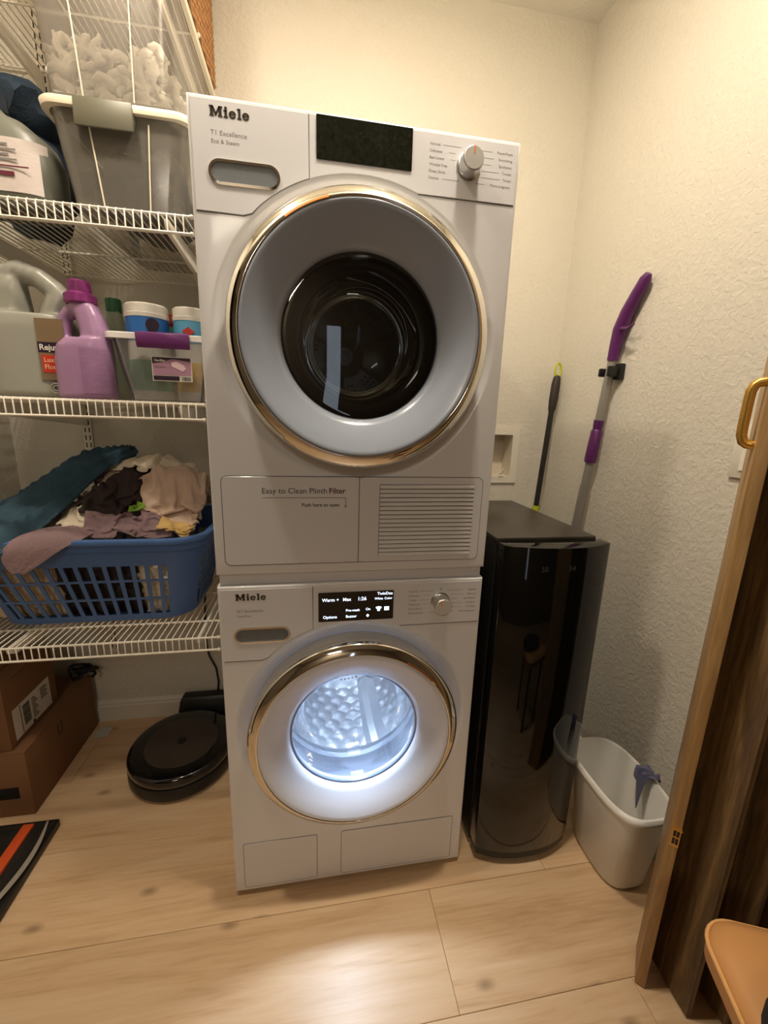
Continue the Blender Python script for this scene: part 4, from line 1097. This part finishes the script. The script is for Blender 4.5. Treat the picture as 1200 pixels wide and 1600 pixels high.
MB().add([(p.x, p.y, Z0+0.002) for p in pl0], [tuple(range(120))]).build('base', BLUEP, lbk, solid=0.003)
def rl(g, z): 
    out = []
    for x, y in rrect(BX0-g, BX1+g, BY0-g, BY1+g, 0.085+g, 14): out.append((x, y, z))
    return out
zr = Z0+0.001+BH
MB().loft([rl(0.001, zr-0.030), rl(0.004, zr-0.030), rl(0.005, zr-0.012), rl(0.014, zr-0.010), rl(0.017, zr-0.004), rl(0.015, zr+0.003), rl(0.006, zr+0.006), rl(-0.003, zr+0.004), rl(-0.004, zr-0.008)], False, False).build('rim', BLUEP, lbk, ang=50)
adopt(lbk)

def ridged(x, y, z):
    return 1-2*abs(noise.noise(Vector((x, y, z))))
def creases(x, y, z):
    """sharp-crested fold pattern, about -1 to 1"""
    p = Vector((x, y, z))
    p = p + 0.55*Vector((noise.noise(p*0.8+Vector((9, 1, 4))), noise.noise(p*0.8+Vector((2, 7, 5))), 0))
    r = 1-abs(noise.noise(p))*2.6
    r2_ = 1-abs(noise.noise(p*2.3+Vector((3, 3, 3))))*2.6
    return 0.7*max(-1, r)+0.3*max(-1, r2_)
def pile(x, y):
    """height of the heap under the garments"""
    u = np.abs((x+0.40)/0.30); v = np.abs((y-0.485)/0.215)
    e = np.maximum(0, 1-u**2.6)*np.maximum(0, 1-v**2.6)
    peak = 0.125*np.exp(-((x+0.31)/0.17)**2-((y-0.53)/0.13)**2) + 0.05*np.exp(-((x+0.17)/0.10)**2-((y-0.48)/0.1)**2)
    return zr-0.055+0.075*e**0.5+1.08*peak*e**0.4
HG = 0.008; HX0, HY0, HNX, HNY = -0.72, 0.24, 84, 62
hgx, hgy = np.meshgrid(HX0+HG*np.arange(HNX), HY0+HG*np.arange(HNY), indexing='ij')
hmap = pile(hgx, hgy)
def hsample(x, y):
    fx = np.clip((x-HX0)/HG, 0, HNX-1.001); fy = np.clip((y-HY0)/HG, 0, HNY-1.001)
    i = fx.astype(int); j = fy.astype(int); a = fx-i; b = fy-j
    return (hmap[i, j]*(1-a)+hmap[i+1, j]*a)*(1-b)+(hmap[i, j+1]*(1-a)+hmap[i+1, j+1]*a)*b
def crumple(c, size, rot, seed, squeeze, n=34, steps=60, stiff=0.5):
    """a sheet of inextensible cloth pushed together from its sides until it buckles, settling on the heap"""
    rs = np.random.RandomState(seed)
    sx, sy = size[0]/squeeze[0], size[1]/squeeze[1]
    gx, gy = np.meshgrid(np.linspace(-0.5, 0.5, n), np.linspace(-0.5, 0.5, n), indexing='ij')
    P = np.stack([gx*sx, gy*sy, np.zeros_like(gx)], -1)
    lx, ly = sx/(n-1), sy/(n-1); ld = math.hypot(lx, ly)
    low = rs.randn(6, 6); up = np.kron(low, np.ones((n//6+1, n//6+1)))[:n, :n]
    for _ in range(3): up = (up+np.roll(up, 1, 0)+np.roll(up, -1, 0)+np.roll(up, 1, 1)+np.roll(up, -1, 1))/5
    P[..., 2] = 0.05+0.012*up+0.003*rs.randn(n, n)
    P[..., :2] += 0.003*rs.randn(n, n, 2)
    cr, sr = Co(rot), S(rot)
    Q = np.empty_like(P); Q[..., 0] = c[0]+P[..., 0]*cr-P[..., 1]*sr; Q[..., 1] = c[1]+P[..., 0]*sr+P[..., 1]*cr
    Q[..., 2] = hsample(Q[..., 0], Q[..., 1])+P[..., 2]
    ax = np.array([cr, sr]); ay = np.array([-sr, cr])
    def proj(A, B, L_, k=1.0, only=None):
        d = B-A; l = np.linalg.norm(d, axis=-1, keepdims=True)+1e-9
        f = (l-L_)/l
        if only == 'min': f = np.minimum(f, 0)
        q_ = 0.5*k*f*d
        A += q_; B -= q_
    for t in range(steps):
        g0 = t/steps; g1 = (t+1)/steps
        for w, a, sq in ((0, ax, squeeze[0]), (1, ay, squeeze[1])):
            k = (1-(1-sq)*g1)/(1-(1-sq)*g0)
            off = (Q[..., 0]-c[0])*a[0]+(Q[..., 1]-c[1])*a[1]
            Q[..., 0] += off*(k-1)*a[0]; Q[..., 1] += off*(k-1)*a[1]
        Q[..., 2] -= 0.0022
        for it in range(7):
            for st_ in (0, 1):
                proj(Q[st_:n-1:2], Q[st_+1:n:2], lx) if (n-1-st_) % 2 or True else None
                proj(Q[:, st_:n-1:2], Q[:, st_+1:n:2], ly)
                proj(Q[st_:n-1:2, :-1], Q[st_+1:n:2, 1:], ld, 0.5)
                proj(Q[st_:n-1:2, 1:], Q[st_+1:n:2, :-1], ld, 0.5)
            for st_ in range(3):
                m_ = (n-st_-1)//3*3
                A = Q[st_:st_+n-2-st_:3]; B = Q[st_+2::3][:len(A)]; proj(A[:len(B)], B, 2*lx*0.82, stiff, 'min')
                A = Q[:, st_:st_+n-2-st_:3]; B = Q[:, st_+2::3][:, :A.shape[1]]; proj(A[:, :B.shape[1]], B, 2*ly*0.82, stiff, 'min')
            Q[..., 0] = np.clip(Q[..., 0], -0.70, -0.116); Q[..., 1] = np.clip(Q[..., 1], 0.284, 0.69)
            h = hsample(Q[..., 0], Q[..., 1])+0.004
            Q[..., 2] = np.maximum(Q[..., 2], h)
    return Q
def upsample(Q):
    for axis in (0, 1):
        Q = np.moveaxis(Q, axis, 0)
        E_ = np.concatenate([2*Q[:1]-Q[1:2], Q, 2*Q[-1:]-Q[-2:-1]], 0)
        mid = (-E_[:-3]+9*E_[1:-2]+9*E_[2:-1]-E_[3:])/16
        out = np.empty((2*len(Q)-1,)+Q.shape[1:]); out[0::2] = Q; out[1::2] = mid
        Q = np.moveaxis(out, 0, axis)
    return Q
def garment(name, label, m, c, size, rot, seed, squeeze=(0.45, 0.6), n=28, stiff=0.6, bump=0.0):
    global hmap
    hmap = hmap+bump*np.exp(-((hgx-c[0])/0.05)**2-((hgy-c[1])/0.05)**2)
    Q = crumple(c, size, rot, seed, squeeze, n, stiff=stiff)
    for _ in range(2):
        B = Q.copy(); B[1:-1, 1:-1] = 0.5*Q[1:-1, 1:-1]+0.125*(Q[2:, 1:-1]+Q[:-2, 1:-1]+Q[1:-1, 2:]+Q[1:-1, :-2]); Q = B
    Q = upsample(upsample(Q)); N = Q.shape[0]
    ix = np.clip(((Q[..., 0]-HX0)/HG).round().astype(int), 0, HNX-1); iy = np.clip(((Q[..., 1]-HY0)/HG).round().astype(int), 0, HNY-1)
    new = hmap.copy(); np.maximum.at(new, (ix.ravel(), iy.ravel()), Q[..., 2].ravel()+0.003)
    hmap = new
    du = np.gradient(Q, axis=0); dv = np.gradient(Q, axis=1)
    nn = np.cross(du, dv); nn /= np.linalg.norm(nn, axis=-1, keepdims=True)+1e-9
    mb = MB()
    for sg in (1, -1):
        A = Q+nn*0.0011*sg
        fs_ = [(i*N+j, (i+1)*N+j, (i+1)*N+j+1, i*N+j+1) for i in range(N-1) for j in range(N-1)]
        mb.add([tuple(p) for p in A.reshape(-1, 3)], fs_ if sg > 0 else [f[::-1] for f in fs_])
    rim = [(i, 0) for i in range(N)]+[(N-1, j) for j in range(1, N)]+[(i, N-1) for i in range(N-2, -1, -1)]+[(0, j) for j in range(N-2, 0, -1)]
    mb.f += [(a[0]*N+a[1], b[0]*N+b[1], b[0]*N+b[1]+N*N, a[0]*N+a[1]+N*N) for a, b in zip(rim, rim[1:]+rim[:1])]
    return tag(mb.build(name, m, None, ang=100), label, 'clothing', 'clothes heaped in the laundry basket')
garment('cream_cloth', 'pale cloth lump behind the teal towel at far left', CREAM, (-0.60, 0.55), (0.14, 0.16), 0.6, 97)
garment('knit_shirt', 'oatmeal knit shirt bunched at back right of the heap by the dryer', CREAM2, (-0.165, 0.575), (0.12, 0.16), 0.3, 37, (0.42, 0.5), n=32, bump=0.045)
garment('cotton_shirt', 'beige shirt squeezed at the right end of the heap beside the dryer', BEIGEP, (-0.150, 0.500), (0.09, 0.16), 0.0, 38, (0.42, 0.5), bump=0.01)
garment('cotton_shirt', 'cream crumpled shirt at the back centre of the heap', CREAM, (-0.370, 0.545), (0.14, 0.17), 0.6, 11, (0.42, 0.5), n=32, bump=0.02)
garment('beige_shirt', 'small beige shirt under the cream shirt beside the teal towel', BEIGEP, (-0.385, 0.455), (0.10, 0.10), 0.2, 81, (0.45, 0.5))
garment('cream_cloth', 'small beige cloth peeping out beneath the teal towel', CREAM2, (-0.470, 0.350), (0.10, 0.09), 0.8, 79, (0.45, 0.55))
garment('cream_cloth', 'pale cream cloth rolled left of the dark brown garment', IVORY, (-0.415, 0.375), (0.08, 0.15), 0.3, 71, (0.36, 0.8), bump=0.01)
garment('dark_garment', 'dark brown garment in the middle of the heap', DARKBR, (-0.325, 0.395), (0.17, 0.11), 0.75, 53, (0.6, 0.5))
garment('dark_garment', 'flatter dark garment under the ivory shirt in the heap', DARKBR, (-0.255, 0.415), (0.13, 0.10), 0.1, 57, (0.5, 0.6))
garment('cotton_shirt', 'small oatmeal shirt wedged between the ivory and pinkish shirts', CREAM2, (-0.165, 0.470), (0.11, 0.12), -0.2, 43, (0.42, 0.5), bump=0.02)
garment('cotton_shirt', 'broad ivory shirt draped across the top centre of the heap', IVORY, (-0.258, 0.515), (0.17, 0.15), -0.45, 23, (0.58, 0.62), n=32, bump=0.028)
garment('cotton_shirt', 'pinkish beige wrinkled shirt spilling to the right rim of the basket', BEIGEP, (-0.172, 0.380), (0.19, 0.13), 0.35, 41, (0.75, 0.36), n=34, bump=0.012)
garment('mauve_towel', 'mauve terry towel lump above the middle of the front rim', MAUVE, (-0.295, 0.318), (0.16, 0.07), 0.1, 61, (0.62, 0.55), n=24, bump=0.012)
garment('yellow_cloth', 'pale yellow cloth tucked at the front right corner of the basket', YELLOWC, (-0.175, 0.326), (0.08, 0.05), 0.0, 83, (0.8, 0.7), n=20)
garment('green_cloth', 'small bright green cloth poking out beside the dark garment', GREENC, (-0.280, 0.352), (0.030, 0.022), 0.2, 89, (0.6, 0.6), n=16, bump=0.012)
# clothes pressed against the inside of the lattice
def inner(name, label, m, x0, x1, yfun, z0, z1, seed):
    def fn(i, j):
        x = x0+(x1-x0)*i; f = j
        z = Z0+z0+(z1-z0)*f
        n_ = noise.noise(Vector((x*22, z*26, seed)))+0.5*ridged(x*40, z*45, seed)
        return (x, yfun(f)+0.014*n_+0.012, z)
    o = MB().grid(fn, 50, 34).build(name, m, None, solid=0.003, ang=80)
    return tag(o, label, 'clothing', 'clothes seen through the basket lattice')
yf = lambda f: BY0+0.048*(1-f)+0.012
inner('beige_laundry', 'beige laundry seen through the left front lattice of the basket', CREAM2, -0.66, -0.475, yf, 0.012, 0.21, 4)
inner('dark_laundry', 'dark laundry seen through the middle front lattice of the basket', INNERD, -0.475, -0.275, yf, 0.012, 0.21, 6)
inner('pale_laundry', 'pale grey laundry seen through the right front lattice of the basket', IVORY, -0.278, -0.165, yf, 0.012, 0.21, 8)
def inner_side(i, j):
    y = 0.335+0.30*i; z = Z0+0.012+0.2*j
    n_ = noise.noise(Vector((y*22, z*26, 3)))+0.5*ridged(y*40, z*45, 3)
    return (BX1-0.048*(1-j)-0.026-0.012*n_, y, z)
tag(MB().grid(inner_side, 50, 34).build('pale_laundry', CREAM, None, solid=0.003, ang=80), 'cream laundry seen through the right-hand lattice of the basket', 'clothing', 'clothes seen through the basket lattice')

def ribbon(name, label, m, path, widths, wdir, seed, amp=0.01, n=(60, 40), thick=0.006, cat='towel', fuzz=0.0):
    P = [Vector(p) for p in path]; N = len(P)-1; wd = Vector(wdir).normalized()
    def cat_(t):
        i = min(int(t*N), N-1); u = t*N-i
        p0, p1, p2, p3 = P[max(i-1, 0)], P[i], P[i+1], P[min(i+2, N)]
        p = 0.5*((2*p1)+(p2-p0)*u+(2*p0-5*p1+4*p2-p3)*u*u+(3*p1-p0-3*p2+p3)*u**3)
        return p, widths[i]+(widths[i+1]-widths[i])*u
    def fn(i, j):
        p, w_ = cat_(i); s = j*2-1
        q_ = p+wd*(s*w_/2)
        f = noise.noise(Vector((i*3, s*1.4, seed)))+0.5*ridged(i*2.0, s*2.6, seed+2)
        q_ = q_+Vector((0.1, -0.35, 0.93))*(amp*f+fuzz*noise.noise(Vector((i*90, s*50, seed)))) - Vector((0, 0, 1))*0.12*w_*abs(s)**3
        return tuple(q_)
    o = MB().grid(fn, n[0], n[1]).build(name, m, None, solid=thick, ang=80)
    return tag(o, label, cat)
ribbon('teal_towel', 'fuzzy teal towel draped down the left of the laundry heap', TEAL, [(-0.375, 0.60, 1.075), (-0.44, 0.51, 1.050), (-0.515, 0.43, 0.990), (-0.585, 0.36, 0.935), (-0.64, 0.30, 0.910), (-0.675, 0.25, 0.885), (-0.69, 0.235, 0.84)], [0.07, 0.13, 0.17, 0.20, 0.23, 0.24, 0.22], (0.75, -0.62, -0.20), 5, amp=0.034, n=(150, 80), fuzz=0.0022)
ribbon('mauve_towel', 'mauve towel corner hanging over the front rim of the basket at left', MAUVE, [(-0.455, 0.36, zr+0.022), (-0.460, 0.30, zr+0.028), (-0.472, 0.262, zr+0.018), (-0.49, 0.242, zr-0.008), (-0.510, 0.238, zr-0.045), (-0.522, 0.238, zr-0.072)], [0.15, 0.17, 0.17, 0.13, 0.07, 0.015], (1, 0, 0.05), 12, amp=0.006, thick=0.005)

# ------------------------------------------------------------------ things on the floor at the left
def carton(name, label, x0, x1, y0, y1, z0, z1, rz=0.0):
    c = empty(name, ((x0+x1)/2, (y0+y1)/2, z0), label=label, cat='box', group='cardboard boxes')
    MB().box(x0, x1, y0, y1, z0, z1-0.004).build('walls', CARD, c, bevel=0.002)
    xm = (x0+x1)/2
    MB().box(x0, xm-0.001, y0, y1, z1-0.004, z1-0.0008).build('flap', CARD, c, bevel=0.001, seg=1)
    MB().box(xm+0.001, x1, y0, y1, z1-0.004, z1-0.0008).build('flap', CARD, c, bevel=0.001, seg=1)
    return c
c = carton('cardboard_box', 'larger brown cardboard box on floor, under the labelled box', -0.785, -0.640, 0.320, 0.700, 0.0, 0.222)
MB().box(-0.77, -0.672, 0.3188, 0.3202, 0.064, 0.103).build('tape', TAPE, c)
tm = Matrix.Translation((-0.6395, 0.475, 0.145)) @ Matrix.Rotation(PI/2, 4, 'Z')
mk = MB().box(0, 0.022, -0.0006, 0, 0, 0.003, tm).box(0, 0.003, -0.0006, 0, 0, 0.04, tm).box(0.02, 0.023, -0.0006, 0, 0, 0.04, tm).box(-0.004, 0.007, -0.0006, 0, 0.036, 0.039, tm).box(0.016, 0.027, -0.0006, 0, 0.036, 0.039, tm)
mk.build('printed_mark', DARKPRINT, c); adopt(c)
c = carton('cardboard_box', 'brown cardboard box with white shipping label, topmost of the stack', -0.785, -0.676, 0.330, 0.560, 0.2225, 0.436)
MB().box(-0.6762, -0.6752, 0.354, 0.526, 0.237, 0.337).build('shipping_label', WHITELAB, c)
lm = Matrix.Translation((-0.6751, 0.0, 0.0)) @ Matrix.Rotation(PI/2, 4, 'Z')
pr = MB(); random.seed(8)
zz = 0.256
while zz < 0.322:
    h_ = random.choice((0.0015, 0.0025, 0.0035)); pr.box(0.395, 0.425, -0.0006, 0, zz, zz+h_, lm); zz += h_+random.choice((0.0015, 0.0025))
for k in range(9): pr.box(0.435, 0.462-0.006*(k % 3), -0.0006, 0, 0.252+k*0.008, 0.255+k*0.008, lm)
for k in range(6): pr.box(0.478, 0.512-0.008*(k % 2), -0.0006, 0, 0.285+k*0.007, 0.288+k*0.007, lm)
pr.box(0.384, 0.386, -0.0006, 0, 0.24, 0.335, lm).box(0.430, 0.440, -0.0006, 0, 0.237, 0.246, lm)
pr.build('label_print', DARKPRINT, c); adopt(c)
pth = []
for k in range(70):
    a = k*0.42; pth.append((-0.655+0.035*Co(a)+0.012*S(a*2.3), 0.668+0.025*S(a*1.3), 0.228+0.004+0.028*abs(S(a*0.37))+0.001*k*0.3))
tag(MB().tube(pth, 0.005, 6).build('cable_coil', BLACKP, None), 'tangled black cable lying on the back end of the larger box', 'cable')
def scrap(u, v):
    x = -0.628+0.055*u+0.006*noise.noise(Vector((v*3, 1, 2))); y = 0.625+0.052*v+0.006*noise.noise(Vector((u*3, 4, 2)))
    return (x, y, 0.002+0.004*abs(noise.noise(Vector((u*3, v*3, 1)))))
tag(MB().grid(scrap, 10, 10).build('paper_scrap', PAPERSCRAP, None, solid=0.0006), 'scrap of pale paper on the floor between boxes and robot vacuum', 'paper')
# flat black package with an orange stripe
pk = empty('flat_package', (-0.68, 0.14, 0), label='flat black glossy package with orange-red stripe on the floor, left edge', cat='package')
MB().box(-0.785, -0.546, -0.08, 0.272, 0.0005, 0.024).build('tray', BLACKP, pk, bevel=0.003)
def film(u, v):
    x = -0.775+0.222*u; y = -0.07+0.334*v
    e = min(u, 1-u, v, 1-v)
    return (x, y, 0.0245+0.010*min(1, e*9)**0.5*(0.8+0.45*noise.noise(Vector((u*5, v*3, 2)))))
MB().grid(film, 36, 36).build('film', PACKPL, pk)
def stripe(u, v):
    x = -0.622+0.026*u - 0.02*(1-v)*0; y = -0.07+0.335*v
    return (x, y, 0.0375)
MB().box(-0.628, -0.600, -0.06, 0.252, 0.024, 0.0385).build('stripe', ORANGELAB, pk, bevel=0.002)
def swoosh(u, v):
    y = -0.06+0.315*v; x = -0.575-0.020*Co(v*PI*1.3+0.3)*0.9+0.010*u*(0.5+S(PI*v))
    return (x, y, 0.0372+0.0008*u)
MB().grid(swoosh, 4, 30).build('silver_swoosh', mat('silver_print', (186, 180, 168), 0.25, 0.4), pk, solid=0.0008)
tmx = Matrix.Translation((-0.610, 0.04, 0.0391)) @ Matrix.Rotation(PI/2, 4, 'Z') @ Matrix.Rotation(-PI/2, 4, 'X')
text_mesh('lettering', [('PROK', 0.0, 0.0, 0.022, 'LEFT')], WHITELAB, pk, 0.0, mx=tmx)
adopt(pk)
# robot vacuum and its dock
rv = empty('robot_vacuum', (-0.252, 0.462, 0), label='round black robot vacuum parked on the floor beside the washing machine', cat='robot vacuum')
rx, ry = -0.256, 0.462
MB().lathe_z([(0.150, 0.004), (0.164, 0.010), (0.168, 0.022), (0.168, 0.050), (0.166, 0.054)], rx, ry, 80).build('bumper', BLACKP, rv, ang=30)
MB().lathe_z([(0.164, 0.056), (0.167, 0.060), (0.167, 0.080), (0.163, 0.087), (0.154, 0.090), (0.118, 0.091)], rx, ry, 80).build('top_shell', BLACKGLASS, rv, ang=50)
MB().lathe_z([(0.117, 0.0905), (0.116, 0.0925), (0.06, 0.0928), (0.0155, 0.0928)], rx, ry, 80).build('lid_disc', GREYSTEEL, rv)
MB().lathe_z([(0.0155, 0.0915), (0.0155, 0.0945), (0.0125, 0.0950), (0.011, 0.0938), (0.0005, 0.0938)], rx, ry, 30).build('button', BLACKP, rv)
for s in (-1, 1): MB().box(rx+s*0.10-0.01, rx+s*0.10+0.01, ry-0.03, ry+0.03, 0.0, 0.03).build('wheel', BLACKP, rv, bevel=0.004)
adopt(rv)
dk_ = empty('charging_dock', (-0.24, 0.68, 0), label='black charging dock against the baseboard behind the robot vacuum', cat='dock')
MB().loft([[(x, y, 0.0) for x, y in ((-0.335, 0.640), (-0.14, 0.640), (-0.14, 0.714), (-0.335, 0.714))], [(x, y, 0.095) for x, y in ((-0.322, 0.668), (-0.150, 0.668), (-0.150, 0.712), (-0.322, 0.712))], [(x, y, 0.110) for x, y in ((-0.312, 0.675), (-0.160, 0.675), (-0.160, 0.710), (-0.312, 0.710))]]).build('housing', BLACKP, dk_, bevel=0.004)
MB().tube([(-0.19, 0.722, 0.10), (-0.186, 0.722, 0.14), (-0.192, 0.722, 0.20), (-0.214, 0.722, 0.255), (-0.222, 0.722, 0.30), (-0.222, 0.722, 0.40), (-0.215, 0.722, 0.52)], 0.0035, 8).build('cord', BLACKP, dk_)
adopt(dk_)
bpy.context.view_layer.update()
